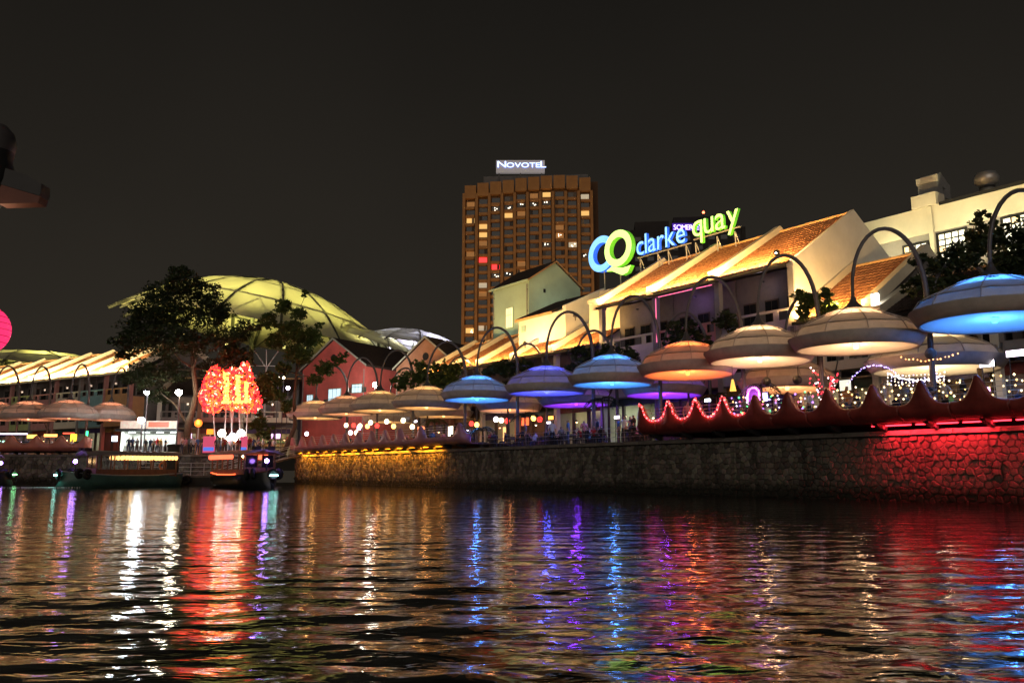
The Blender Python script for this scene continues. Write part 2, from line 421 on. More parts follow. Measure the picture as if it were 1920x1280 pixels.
# ================================================================== DINING DECKS
def deck(fr, sa, sb, spikes, zv, zp, m_body, label, cat_sub, cables=True, wid=.42):
    d = thing('dining_deck', label, 'deck', fr.P((sa + sb) / 2, 0, GZ), fr.rz)
    sm = (sa + sb) / 2; X = lambda s: sm - s
    n = max(60, int((sb - sa) / .09)); mb = MB(); rows = []
    for i in range(n + 1):
        s = sa + (sb - sa) * i / n
        e = sum(math.exp(-(abs(s - k) / wid) ** 1.6) for k in spikes)
        h = zv - GZ + (zp - zv) * min(1, e)
        wob = .03 * math.sin(s * 1.7) + .02 * math.sin(s * 4.1)
        endr = min(1, min(s - sa, sb - s) / .5); er = (1 - endr) ** 2 * .35
        th = .10 + .09 * (1 - min(1, e))
        hm = max(.95, h - .16)
        rows.append([(X(s), .25, .33), (X(s), -.75 + er, .34), (X(s), -1.18 + er + wob, .58), (X(s), -1.30 + er + wob, .82), (X(s), -1.27 + er + wob, hm - .02), (X(s), -1.20 + er, h - .03),
                     (X(s), -1.14 + er, h), (X(s), -1.10 + er + th * .3, h), (X(s), -1.02 + er + th, h - .05), (X(s), -.93 + er + th, hm - .06), (X(s), -.82 + er, .5), (X(s), -.75 + er, .42), (X(s), .25, .42)])
    m = len(rows[0]); ks = sorted(k for k in spikes if sa < k < sb)
    cuts = [0] + sorted(set(min(n - 2, max(2, int(((a + b) / 2 - sa) / (sb - sa) * n))) for a, b in zip(ks, ks[1:]))) + [n]
    for c0, c1 in zip(cuts, cuts[1:]):
        seg = [list(r) for r in rows[c0:c1 + 1]]; gapx = .012
        if c0 > 0: seg[0] = [(x - gapx, y, z) for x, y, z in seg[0]]
        if c1 < n: seg[-1] = [(x + gapx, y, z) for x, y, z in seg[-1]]
        q = len(seg) - 1; v = [p for r in seg for p in r]; jit = rnd.uniform(-.012, .012)
        v = [(x, y + jit, z + jit * .5) for x, y, z in v]
        f = [(i * m + k, (i + 1) * m + k, (i + 1) * m + (k + 1) % m, i * m + (k + 1) % m) for i in range(q) for k in range(m)]
        f += [tuple(range(m)), tuple(range(q * m, (q + 1) * m))[::-1]]
        MB().add(v, f).build('parapet_panel', m_body, d, smooth=True)
    # brackets that carry the deck off the wall
    br = MB().prism_x([(.0, -.02), (.0, .33), (-.95, .33), (-.85, .22)], -.11, .11).mesh('bracket', m_dark)
    k = int((sb - sa) / 2.2)
    for i in range(k): link('bracket', br, d, (X(sa + (i + .5) * (sb - sa) / k), -.17, 0))
    if cables:
        for z in (1.2, 1.4, 1.6, 1.8):
            mb = MB(); mb.tube([(X(sa + .2), -.98, z), (X(sb - .2), -.98, z)], .014, 5); mb.build('rail_cable', m_lsteel, d)
    return d
RS = [22.6 - 2.4, 17.9, 15.9, 14.0, 12.0, 10.0, 7.8, 5.5, 3.25, .9, -1.5, -3.8]
red_deck = deck(QF, -5.0, 20.7, RS, 4.2, 5.3, m_redfib, 'dark red moulded dining deck with rounded horns along its rim', 'red', wid=.37)
PS = [75.0, 72.2, 69.5, 66.8, 64.0, 61.2, 58.3, 55.5, 52.8, 50.0, 46.4, 40.3]
mauve_deck = deck(QF, 39.6, 75.6, PS, 4.05, 5.15, m_mauve, 'mauve moulded dining deck with rounded horns along its rim', 'mauve', wid=.5)
ls_a = LF.qt(168, 840, -1)[0]
left_deck = deck(LF, ls_a, ls_a + 34, [ls_a + .4 + 2.6 * i for i in range(13)], 4.2, 5.2, m_peach, 'terracotta moulded dining deck on the far bank beyond the boats', 'terracotta', wid=.6)

def led_strip(dk, x0, x1, col, es, watt, label, n):
    t = thing('led_strip', label, 'light strip', dk.matrix_basis @ Vector(((x0 + x1) / 2, -.3, .1)), dk.rotation_euler.z)
    L = (x1 - x0); seg = L / n
    MB().box(-L / 2, L / 2, -.03, .03, .17, .21).build('channel', m_dark, t)
    gl = glow('led_' + label[:6], col, es)
    for i in range(n):
        xm = -L / 2 + (i + .5) * seg; wx = seg * rnd.uniform(.42, .485)
        MB().box(xm - wx, xm + wx, -.045, .02, .115, .166).build('diffuser', gl, t)
    k = max(1, int(L / 5))
    for i in range(k):
        xm = -L / 2 + (i + .5) * L / k
        lamp('AREA', t, (xm, -.18, .10), watt, col, L / k * .8, (xm, .42, -1.2), sizey=.08)
    return t
XD = lambda dk, s, sm: sm - s
led_strip(red_deck, 7.85 - 6.2, 7.85 + 12.5, (1, .02, .035), 9, 420, 'red light strip glowing under the red deck on the wall', 9)
led_strip(mauve_deck, 57.6 - 75, 57.6 - 43.8, (1, .33, .015), 3.5, 290, 'amber light strip glowing under the mauve deck on the wall', 18)
led_strip(left_deck, -15.5, 4.0, (1, .33, .02), 3.5, 290, 'amber light strip under the terracotta deck beyond the boats', 10)

# ================================================================== LILY-PAD UMBRELLAS
UM = {}
def umbrella_meshes():
    R0 = 3.15
    sk = MB(); sk.lathe([(2.74, 4.16), (2.77, 4.10), (2.84, 4.11), (3.03, 4.40), (3.19, 4.70), (3.19, 4.73), (3.12, 4.75), (2.70, 4.70)], 48)
    UM['skirt'] = sk.mesh('skirt', m_fabric, True)
    dc = MB(); dc.lathe([(2.82, 4.15), (2.0, 4.24), (1.0, 4.34), (.12, 4.40)], 40); UM['ceiling'] = dc.mesh('ceiling', m_disc, True)
    NP = 10; da = 2 * math.pi / NP
    def panel(prof, mi, name, m, sag):
        mb = MB(); na = 5; v = []
        for j, (r, z) in enumerate(prof):
            for i in range(na + 1):
                u = i / na; an = -da / 2 + da * u
                sg = sag * math.sin(math.pi * u) * math.sin(math.pi * j / (len(prof) - 1))
                flat = math.cos(da / 2) / math.cos(an)
                rr = r * flat
                v.append((rr * math.cos(an), rr * math.sin(an), z - sg))
        w = na + 1
        mb.add(v, [(j * w + i, j * w + i + 1, (j + 1) * w + i + 1, (j + 1) * w + i) for j in range(len(prof) - 1) for i in range(na)])
        UM[name] = mb.mesh(name, m, True)
    panel([(3.02, 4.78), (2.95, 4.92), (2.86, 5.06), (2.72, 5.22)], 0, 'side_panel', m_dome, -.02)
    panel([(2.76, 5.26), (2.30, 5.50), (1.85, 5.70), (1.38, 5.86)], 0, 'canopy_panel', m_dome, .07)
    panel([(1.40, 6.03), (1.0, 6.15), (.62, 6.25), (.30, 6.33)], 0, 'crown_panel', m_crown, .04)
    rb = MB(); rb.tube([(3.06, 0, 4.78), (2.78, 0, 5.26), (2.32, 0, 5.55), (1.42, 0, 5.96), (.9, 0, 6.18), (.2, 0, 6.38)], .026, 5)
    UM['rib'] = rb.mesh('rib', m_fabric)
    rg = MB(); rg.lathe([(2.76, 5.20), (2.83, 5.24), (2.76, 5.28), (2.71, 5.24), (2.76, 5.20)], NP); UM['ring'] = rg.mesh('ring', m_fabric)
    cap = MB(); cap.lathe([(.62, 6.24), (.40, 6.40), (.22, 6.58), (.13, 6.80), (.10, 6.95), (.02, 6.96)], 16); UM['crown_cap'] = cap.mesh('crown_cap', m_steel, True)
    ft = Vector((2.1, 2.8, 0)); L = ft.length; e = ft.normalized(); path = [ft + Vector((0, 0, z)) for z in (0, 1.5, 3, 4.5, 6)]
    # a crook: up from the foot, over, and down on to the crown
    for i in range(0, 19):
        a = math.pi * i / 18
        x = L / 2 + L / 2 * math.cos(a); lean = 1 - (i / 18)
        zb = 6.9 + .3 * (1 - lean)
        path.append(e * x + Vector((0, 0, zb + 3.5 * math.sin(a))))
    path.append(Vector((0, 0, 6.85)))
    rs = [.14] * 5 + [.135 - .055 * i / 18 for i in range(19)] + [.08]
    po = MB(); po.tube(path, rs, 10); UM['crook_post'] = po.mesh('crook_post', m_steel, True)
    bs = MB(); bs.lathe([(.34, 0), (.34, .06), (.22, .12), (.18, .3), (.02, .31)], 14, (ft.x, ft.y, 0)); UM['base_plate'] = bs.mesh('base_plate', m_steel)
    stt = MB(); a1 = e * 2.95
    for sgn in (-1, 1):
        side = Vector((-e.y, e.x, 0)) * sgn * .9
        stt = MB(); stt.tube([ft + Vector((0, 0, 6.3)), a1 * .93 + side + Vector((0, 0, 4.85))], .045, 6); UM['strut%d' % sgn] = stt.mesh('strut', m_steel)
umbrella_meshes()
NUMB = [0]
def umbrella(fr, s, t, col, watt, label, group, z=0., sc=1., under=None, post=True, rot=0.):
    u = thing('canopy_umbrella', label, 'umbrella', fr.P(s, t, GZ + z), fr.rz + rot, group)
    u.scale = (sc, sc, 1); NUMB[0] += 1; ru = random.Random(NUMB[0])
    u.rotation_euler = (ru.uniform(-.014, .014), ru.uniform(-.014, .014), fr.rz + rot + ru.uniform(-.12, .12))
    for k in ('skirt', 'ceiling', 'ring', 'crown_cap'): link(k, UM[k], u)
    for i in range(10):
        a = 2 * math.pi * i / 10 + .2
        link('side_panel', UM['side_panel'], u, rz=a)
        link('canopy_panel', UM['canopy_panel'], u, rz=a); link('crown_panel', UM['crown_panel'], u, rz=a)
        link('rib', UM['rib'], u, rz=a + math.pi / 10)
    if post:
        for k in ('crook_post', 'base_plate'): link(k, UM[k], u)
        link('strut', UM['strut1'], u); link('strut', UM['strut-1'], u)
    # uplight fixture inside the pad
    MB().lathe([(.02, 4.42), (.2, 4.43), (.22, 4.5), (.16, 4.56), (.02, 4.56)], 12).build('lamp_housing', m_dark, u)
    a_ = lamp('AREA', u, (0, 0, 4.74), watt * .17, col, 4.9, (0, 0, 0)); a_.data.shape = 'DISK'
    lamp('POINT', u, (0, 0, 5.25), watt * .5, col, .35)
    # small downlight added under the pad to spill its colour on people and water
    MB().lathe([(.02, 4.14), (.10, 4.14), (.13, 4.2), (.13, 4.38)], 12).build('downlight', glow('pad_added_spot_%02d%02d%02d' % tuple(int(c * 20) for c in col), col, 5), u)
    lamp('POINT', u, (0, 0, 3.95), watt * (.2 if col[2] > .9 else .11), col, .15)
    return u
BL = (.055, .27, 1); BL2 = (.07, .09, 1); PU = (.24, .03, 1); OR = (1, .20, .045); CR = (1, .55, .27); PE = (1, .38, .14); AM = (1, .48, .15)
GU = 'lily-pad umbrellas along the quay'
for px, t, z, col, w, lab, sc in [
    (1872, 3.0, .75, BL, 700, 'lily-pad umbrella lit sky blue above the end of the red deck', 1.12),
    (1608, 3.0, .35, CR, 560, 'lily-pad umbrella lit pale cream, next to the sky blue one over the red deck', 1.06),
    (1425, 3.0, .30, CR, 560, 'lily-pad umbrella lit pale cream between the orange one and another cream one', 1.0),
    (1290, 3.0, .05, OR, 640, 'lily-pad umbrella lit bright orange over the end of the red deck', 1.0),
    (1147, 3.0, .0, BL, 650, 'lily-pad umbrella lit light blue beside the orange one', .98),
    (1025, 3.0, -.05, BL2, 650, 'lily-pad umbrella lit deep violet blue between two light blue ones', 1.03),
    (895, 3.0, .10, BL, 650, 'lily-pad umbrella lit light blue beside the mauve deck', 1.0),
    (800, 3.0, -.1, AM, 420, 'lily-pad umbrella lit amber over the mauve deck, beside the light blue one', 1.05),
    (714, 3.0, .2, AM, 380, 'lily-pad umbrella lit amber over the middle of the mauve deck', 1.0),
    (652, 3.0, .3, PE, 300, 'lily-pad umbrella lit dim peach over the mauve deck in front of the red gable', .98),
    (594, 3.0, .3, AM, 420, 'lily-pad umbrella lit amber at the tree end of the mauve deck', 1.08)]:
    s, zz = QF.qt(px, 700, t)
    umbrella(QF, s, t, col, w, lab, GU, z, sc)
for s, t, z, col, w, lab, sc in [
    (7.6, 9.2, -.45, (1, .7, .36), 560, 'low lily-pad umbrella lit warm cream behind the red deck', 1.15),
    (17.2, 9.2, -.75, PE, 520, 'low lily-pad umbrella lit peach orange behind the two cream ones', 1.0),
    (27.8, 9.0, -.35, PU, 620, 'low lily-pad umbrella lit vivid violet behind the orange one', 1.0),
    (37.6, 9.0, -.45, PU, 560, 'low lily-pad umbrella lit violet behind the deep blue one', 1.0),
    (47.3, 9.0, -.35, PE, 330, 'low lily-pad umbrella lit peach behind the light blue one by the mauve deck', 1.0),
    (59.0, 9.0, -.3, AM, 300, 'low lily-pad umbrella lit dim amber set back behind the mauve deck', 1.0),
    (71.0, 9.0, -.3, AM, 260, 'low lily-pad umbrella lit dim amber set back near the red gable house', 1.0)]:
    umbrella(QF, s, t, col, w, lab, 'lower umbrellas set back from the quay', z, sc)
for px, t, z, lab, sc in [(205, 6.5, .0, 'salmon lit lily-pad umbrella beside the kiosk', .92), (128, 2.4, -.1, 'salmon lit lily-pad umbrella at the kiosk end of the terracotta deck', 1.0),
                          (52, 4.5, -.1, 'salmon lit lily-pad umbrella over the middle of the terracotta deck', 1.0), (-14, 5.0, -.1, 'salmon lit lily-pad umbrella over the far terracotta deck', 1.0)]:
    s, zz = LF.qt(px, 790, t)
    umbrella(LF, s, t, (1, .34, .17), 330, lab, 'salmon umbrellas on the far bank', z, sc, rot=R(25))

# ================================================================== SHOPHOUSES
def roof_slope(w, y0, z0, y1, z1, pitch=.30, rows=15):
    mb = MB(); n = max(2, int(round(w / pitch))); st = 4; dy = (y1 - y0); dz = (z1 - z0); L = math.hypot(dy, dz); ny, nz2 = -dz / L, dy / L
    if nz2 < 0: ny, nz2 = -ny, -nz2
    v = []; prof = [0, .05, .075, .05]
    for j in range(rows):
        for e in (0, 1):
            k = (j + e) / rows; lift = .035 * (1 - e)
            for i in range(n * st + 1):
                h = prof[i % st] + lift
                v.append((w * i / (n * st), y0 + dy * k + ny * h, z0 + dz * k + nz2 * h))
    W = n * st + 1
    f = [(r * W + i, r * W + i + 1, (r + 1) * W + i + 1, (r + 1) * W + i) for r in range(2 * rows - 1) for i in range(W - 1)]
    mb.add(v, f); return mb
def shophouse(fr, s_far, t0, w, label, wall, bal, zr=4.4, zf=8.3, ze=12.8, zri=17.6, run=8.0, room=(1, .8, .55), rw=120, eave=900, gable=False, ecol=(1, .56, .17), neon=None, cat='shophouse', group=None, back=True, seed=0, first=False, roofm=None, m_par=None, vlight=None):
    rg = random.Random(seed + 11); m_par = m_par or m_cream
    h = thing('shophouse', label, cat, fr.P(s_far, t0, GZ), fr.rz, group)
    dep = run * 2
    # roof
    ov = .55
    slope = (zri - ze) / run
    roof_slope(w, -ov, ze - ov * slope, run, zri).build('roof', roofm or m_tile, h, smooth=False)
    roof_slope(w, dep + ov, ze - ov * slope, run, zri, rows=8).build('rear_roof', roofm or m_tile, h)
    MB().tube([(0, run, zri + .08), (w, run, zri + .08)], .14, 8).build('ridge_cap', m_orange, h)
    MB().prism_x([(-ov, ze - ov * slope - .02), (run, zri - .02), (dep + ov, ze - ov * slope - .02), (dep + ov, ze - ov * slope - .12), (run, zri - .22), (-ov, ze - ov * slope - .12)], .02, w - .02).build('roof_deck', m_wood, h)
    MB().box(0, w, -ov - .14, -ov + .02, ze - ov * slope - .28, ze - ov * slope - .05).build('gutter', m_dark, h)
    # party wall riding over the roof
    def par(x, name='party_parapet'):
        hh = .62
        p = [(-ov - .05, ze - ov * slope - .25), (-ov - .05, ze - ov * slope + hh), (run, zri + hh), (dep + ov, ze - ov * slope + hh), (dep + ov, ze - ov * slope - .25), (run, zri - .2)]
        MB().prism_x(p, x - .26, x + .26).build(name, m_par, h)
        MB().box(x - .3, x + .3, -ov - .12, -ov - .05, ze - ov * slope - .3, ze - ov * slope + hh + .04).build('parapet_end', m_par, h)
    par(0)
    if first: par(w)
    # body
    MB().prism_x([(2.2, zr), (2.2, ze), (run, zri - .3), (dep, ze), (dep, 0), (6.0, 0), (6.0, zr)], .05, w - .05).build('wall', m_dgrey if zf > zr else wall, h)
    if gable:
        MB().prism_x([(-.1, 0), (-.1, ze - .05), (run, zri + .30), (dep + .2, ze - .1), (dep + .2, 0)], w, w + .32).build('gable_wall', m_white, h)
    # verandah floor, ceiling beams, columns
    MB().box(.1, w - .1, -.05, 2.2, zf - .3, zf).build('verandah_floor', bal, h)
    for x in ([0, w] if (first or gable) else [0]):
        MB().box(x - .22, x + .22, -.12, .32, 0, ze - .1).build('column', wall, h)
        MB().box(x - .28, x + .28, -.18, .38, ze - .55, ze - .3).build('capital', wall, h)
    # balustrade: rails and piers around open panels
    b0 = .30; b1 = w - .30; zt = zf + 1.12
    MB().box(b0, b1, -.06, .1, zt - .16, zt).build('top_rail', bal, h)
    MB().box(b0, b1, -.05, .09, zf, zf + .32).build('bottom_rail', bal, h)
    xs = [b0, b0 + .9, b0 + 1.3, b1 - 1.3, b1 - .9, b1] if rg.random() < .6 else [b0, b0 + 1.3, b0 + 1.7, b0 + 3.0, b1 - 1.5, b1]
    for a, c in ((0, 0), (1, 2), (3, 4), (5, 5)):
        xa, xb = xs[a] - (.14 if a == c else 0), xs[c] + (.14 if a == c else 0)
        MB().box(xa, xb, -.045, .085, zf + .32, zt - .16).build('baluster_pier', bal, h)
    # back wall of the verandah: shutters and air-conditioning box
    for i, fx in enumerate((.2, .5, .8)):
        wn = MB().box(-.6, .6, -.06, 0, 0, 2.2).build('window_frame', m_wood, h, (w * fx, 2.19, zf + .25))
        for sx_ in (-1, 1): MB().box(sx_ * .28 - .25, sx_ * .28 + .25, -.05, -.01, .12, 2.08).build('pane', m_glass, wn, (0, -.045, 0))
    ac = MB().box(-.45, .45, -.4, 0, 0, .7).build('air_conditioner', m_lsteel, h, (w * rg.uniform(.3, .7), 2.1, zf))
    MB().lathe([(.02, 0), (.27, .0), (.27, .03), (.02, .03)], 14).build('fan_grille', m_dark, ac, (0, -.44, .35)).rotation_euler = (R(90), 0, 0)
    # middle band
    if zf - zr > 1.2:
        MB().box(.1, w - .1, -.02, 2.2, zr, zf - .3).build('front_band', bal, h)
        for fx in (.22, .5, .78):
            wn = MB().box(-.62, .62, -.05, .02, 0, 1.7).build('window_frame', m_wood, h, (w * fx, -.03, zr + .9))
            for sx_ in (-1, 1): MB().box(sx_ * .29 - .25, sx_ * .29 + .25, -.03, -.005, .1, 1.6).build('pane', m_glass, wn, (0, -.05, 0))
    # ground floor room, open to the quay
    m_room = mat('room_wall_%d' % (seed % 5), [(.12, .07, .045), (.34, .32, .24), (.11, .06, .04), (.13, .10, .16), (.34, .31, .22)][seed % 5], .8, noise=.2, scale=.8)
    MB().box(.1, w - .1, 5.8, 5.98, 0, zr).build('room_back_wall', m_room, h)
    MB().box(.06, .16, .4, 5.8, 0, zr).build('room_side_wall', m_room, h)
    MB().box(w - .16, w - .06, .4, 5.8, 0, zr).build('room_side_wall', m_room, h)
    MB().box(.06, w - .06, .0, 5.98, zr - .12, zr - .02).build('room_ceiling', m_room, h)
    bar = MB().box(w * .2, w * .75, 4.2, 4.7, 0, 1.1).build('bar_counter', m_wood, h)
    for zz in (1.5, 2.0, 2.5):
        sh = MB().box(w * .22, w * .73, 5.55, 5.8, zz, zz + .05).build('bar_shelf', m_wood, h)
        mb = MB()
        for i in range(14):
            x = w * .24 + i * w * .49 / 14 + rg.uniform(-.05, .05); mb.lathe([(.05, .05), (.05, .25), (.02, .33), (.02, .4), (.005, .4)], 6, (x, 5.68, zz))
        tag(mb.build('bottles', mat('bottle_glass_%d' % (int(zz * 2) % 3), [(.3, .12, .03), (.05, .2, .08), (.4, .35, .25)][int(zz * 2) % 3], .2, noise=.3), sh), kind='stuff')
    pl = MB().box(-.7, .7, -.3, .3, 0, .05).build('ceiling_lamp', glow('room_lamp_%d' % seed, room, 6), h, (w * .5, 3.4, zr - .18))
    lamp('AREA', h, (w * .5, 3.4, zr - .22), rw * (1.5 if seed in (1, 4) else .5), room, w * .6, (w * .5, 3.4, 0), sizey=2.2)
    if rg.random() < .8:
        sc_ = MB().box(-.75, .75, -.03, .03, 0, .85).build('screen', m_dark, h, (w * rg.uniform(.25, .75), 5.7, 2.6))
        MB().box(-.7, .7, -.045, -.031, .04, .81).build('screen_face', glow('screen_%d' % (seed % 3), [(.5, .6, 1), (.9, .5, 1), (.9, .95, 1)][seed % 3], 3.), sc_)
    for i in range(3):
        x_ = w * (i + .5) / 3; pd = MB().lathe([(.04, .22), (.18, 0), (.16, 0), (.03, .2)], 10).build('pendant', m_dark, h, (x_, 1.6 + (i % 2) * 1.2, zr - 1.5 - .2 * (i % 2)))
        MB().ball((0, 0, .02), .10, 8, 6).build('pendant_bulb', glow('pendant_bulb_%d' % (seed % 4), [(1, .6, .25), (1, .75, .45), (1, .35, .15), (.8, .7, 1)][seed % 4], 9), pd)
        MB().tube([(0, 0, .2), (0, 0, 1.4)], .012, 4).build('pendant_cord', m_dark, pd)
        fr_ = MB().box(-.4, .4, -.05, 0, 0, 1.0).build('picture_frame', m_wood, h, (x_ + rg.uniform(-.3, .3), 5.79, 1.9 + rg.uniform(-.2, .3)))
        MB().box(-.33, .33, -.012, 0, .07, .93).build('picture', mat('picture_%d' % ((seed + i) % 6), [(.3, .05, .04), (.5, .4, .2), (.08, .2, .3), (.4, .3, .3), (.1, .25, .1), (.6, .55, .5)][(seed + i) % 6], .6, noise=.6, scale=4), fr_, (0, -.052, 0))
    for x_ in (w * .33, w * .66): MB().box(x_ - .12, x_ + .12, .3, .54, 0, zr - .12).build('shopfront_post', m_wood, h)
    MB().box(.1, w - .1, .3, .5, zr - .75, zr - .13).build('shop_sign_board', mat('sign_board_%d' % (seed % 4), [(.2, .04, .03), (.04, .08, .06), (.05, .04, .12), (.25, .15, .05)][seed % 4], .5, noise=.3), h)
    # floodlight tube along the eave
    if eave:
        MB().tube([(.35, -ov - .30, ze - ov * slope + .02), (w - .35, -ov - .30, ze - ov * slope + .02)], .05, 6).build('eave_lamp', m_lsteel, h)
        e1 = (w * .5, -ov - .45, ze - ov * slope + .62)
        lamp('AREA', h, e1, eave * 2.3, ecol, w * .85, (w * .5, run * .40, ze + slope * run * .36), sizey=.14)
    if neon:
        for x in ([0, w] if first else [0]):
            MB().tube([(x + .27, -.2, zf + .2), (x + .27, -.2, ze - .7)], .03, 6).build('neon_tube', glow('neon_pink', (1, .16, .32), 2.2), h)
        MB().tube([(.6, -.25, ze - .62), (w * .95, -.25, ze - .62)], .028, 6).build('neon_tube', glow('neon_pink', (1, .16, .32), 2.2), h)
    if vlight:
        MB().lathe([(.02, 0), (.12, .0), (.12, .1), (.02, .1)], 10, (w * .5, 1.2, ze - .9)).build('downlight', m_dark, h)
        lamp('POINT', h, (w * .5, .9, ze - 1.1), vlight[1], vlight[0], .12)
    return h
W1 = 6.45
G1 = 'tall shophouses under the rooftop sign'
VP_ = ((.42, .25, .9), 30)
shophouse(QF, 37.65, 12, W1, 'tall shophouse with glowing tiled roof at the end under the sign letters', m_grey, m_cream, seed=1, room=(.85, 1, .72), rw=160, neon=False, group=G1, vlight=((.8, .55, .75), 14))
shophouse(QF, 37.65 - W1, 12, W1, 'tall shophouse with pink neon on its verandah columns', m_grey, m_pink, seed=2, room=(.45, .25, 1), rw=170, neon=True, group=G1, vlight=VP_)
shophouse(QF, 37.65 - 2 * W1, 12, W1, 'tall shophouse ending in a big white gable wall', m_grey, mat('lilac_plaster', (.5, .47, .55), .8, noise=.1), seed=3, room=(.7, .3, 1), rw=170, group=G1, gable=True, vlight=((.8, .65, .8), 16), eave=1000)
G2 = 'lower shophouses with striped tiled roofs'
W2 = 6.1
for i, (lab, wl, bl, rc, sd) in enumerate([
    ('low shophouse with tiled roof adjoining the tall sign building', m_cream, m_cream, (1, .9, .6), 4),
    ('low shophouse with tiled roof and warm bar, second from the tall sign building', m_orange, m_pink, (1, .5, .25), 5),
    ('low shophouse with tiled roof, third from the tall sign building', m_cream, m_orange, (1, .66, .35), 6),
    ('low shophouse with tiled roof, fourth from the tall sign building', m_brick, m_brick, (1, .72, .45), 7),
    ('low shophouse with tiled roof beside the brown gable house', m_cream, m_brick, (1, .6, .4), 8)]):
    shophouse(QF, 44.0 + i * W2, 12, W2, lab, wl, bl, zr=4.2, zf=5.3, ze=9.5, zri=13.6, run=7.2, room=rc, rw=150, eave=330, group=G2, seed=sd, vlight=((1, .5, .35), 6))
# one lower unit in front of the white gable
shophouse(QF, 18.0, 12, 5.4, 'lower shophouse with orange tiled roof below the white gable', m_white, m_white, zr=4.2, zf=5.0, ze=8.6, zri=13.2, run=7.4, room=(1, .85, .6), rw=240, eave=800, seed=9, gable=False, first=True)
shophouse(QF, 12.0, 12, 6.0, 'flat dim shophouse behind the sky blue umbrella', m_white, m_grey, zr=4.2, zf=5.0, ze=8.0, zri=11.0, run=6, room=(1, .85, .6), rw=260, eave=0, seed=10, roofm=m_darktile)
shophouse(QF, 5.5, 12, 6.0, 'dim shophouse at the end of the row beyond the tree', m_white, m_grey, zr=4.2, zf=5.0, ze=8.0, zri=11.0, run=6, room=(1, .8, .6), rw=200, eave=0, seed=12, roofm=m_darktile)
# far row on the other reach of the river
G3 = 'far row of shophouses with bright roof strips'
xs_ = [-110, -65, -20, 24.6, 64.8, 107, 152.6, 199, 246]
cols_ = [m_pink, m_cream, m_pink, m_olive, m_pink, m_cream, m_teal, m_orange]
labs_ = ['grey', 'cream', 'dusky pink', 'olive green', 'rose pink', 'cream white', 'teal', 'orange']
for i in range(len(xs_) - 1):
    sa = SF.qt(xs_[i], 705, 0)[0]; sb = SF.qt(xs_[i + 1], 705, 0)[0]; w = sa - sb
    extra = {1: ' above the salmon umbrellas', 5: ' between a rose and a teal one'}.get(i, '')
    shophouse(SF, sa, 0, w, 'far shophouse with %s balcony%s' % (labs_[i], extra), m_pink if i % 2 else m_grey, cols_[i], zr=4.0, zf=7.9, ze=11.3, zri=15.6, run=8.0,
              room=[(1, .8, .5), (.6, .8, 1), (1, .5, .3), (1, .9, .7), (1, .4, .3), (1, .85, .6), (.9, .9, .7), (1, .25, .12)][i], rw=200, eave=1300, ecol=(1, .74, .34), group=G3, seed=20 + i, vlight=((1, .7, .5), 10), first=(i == len(xs_) - 2))

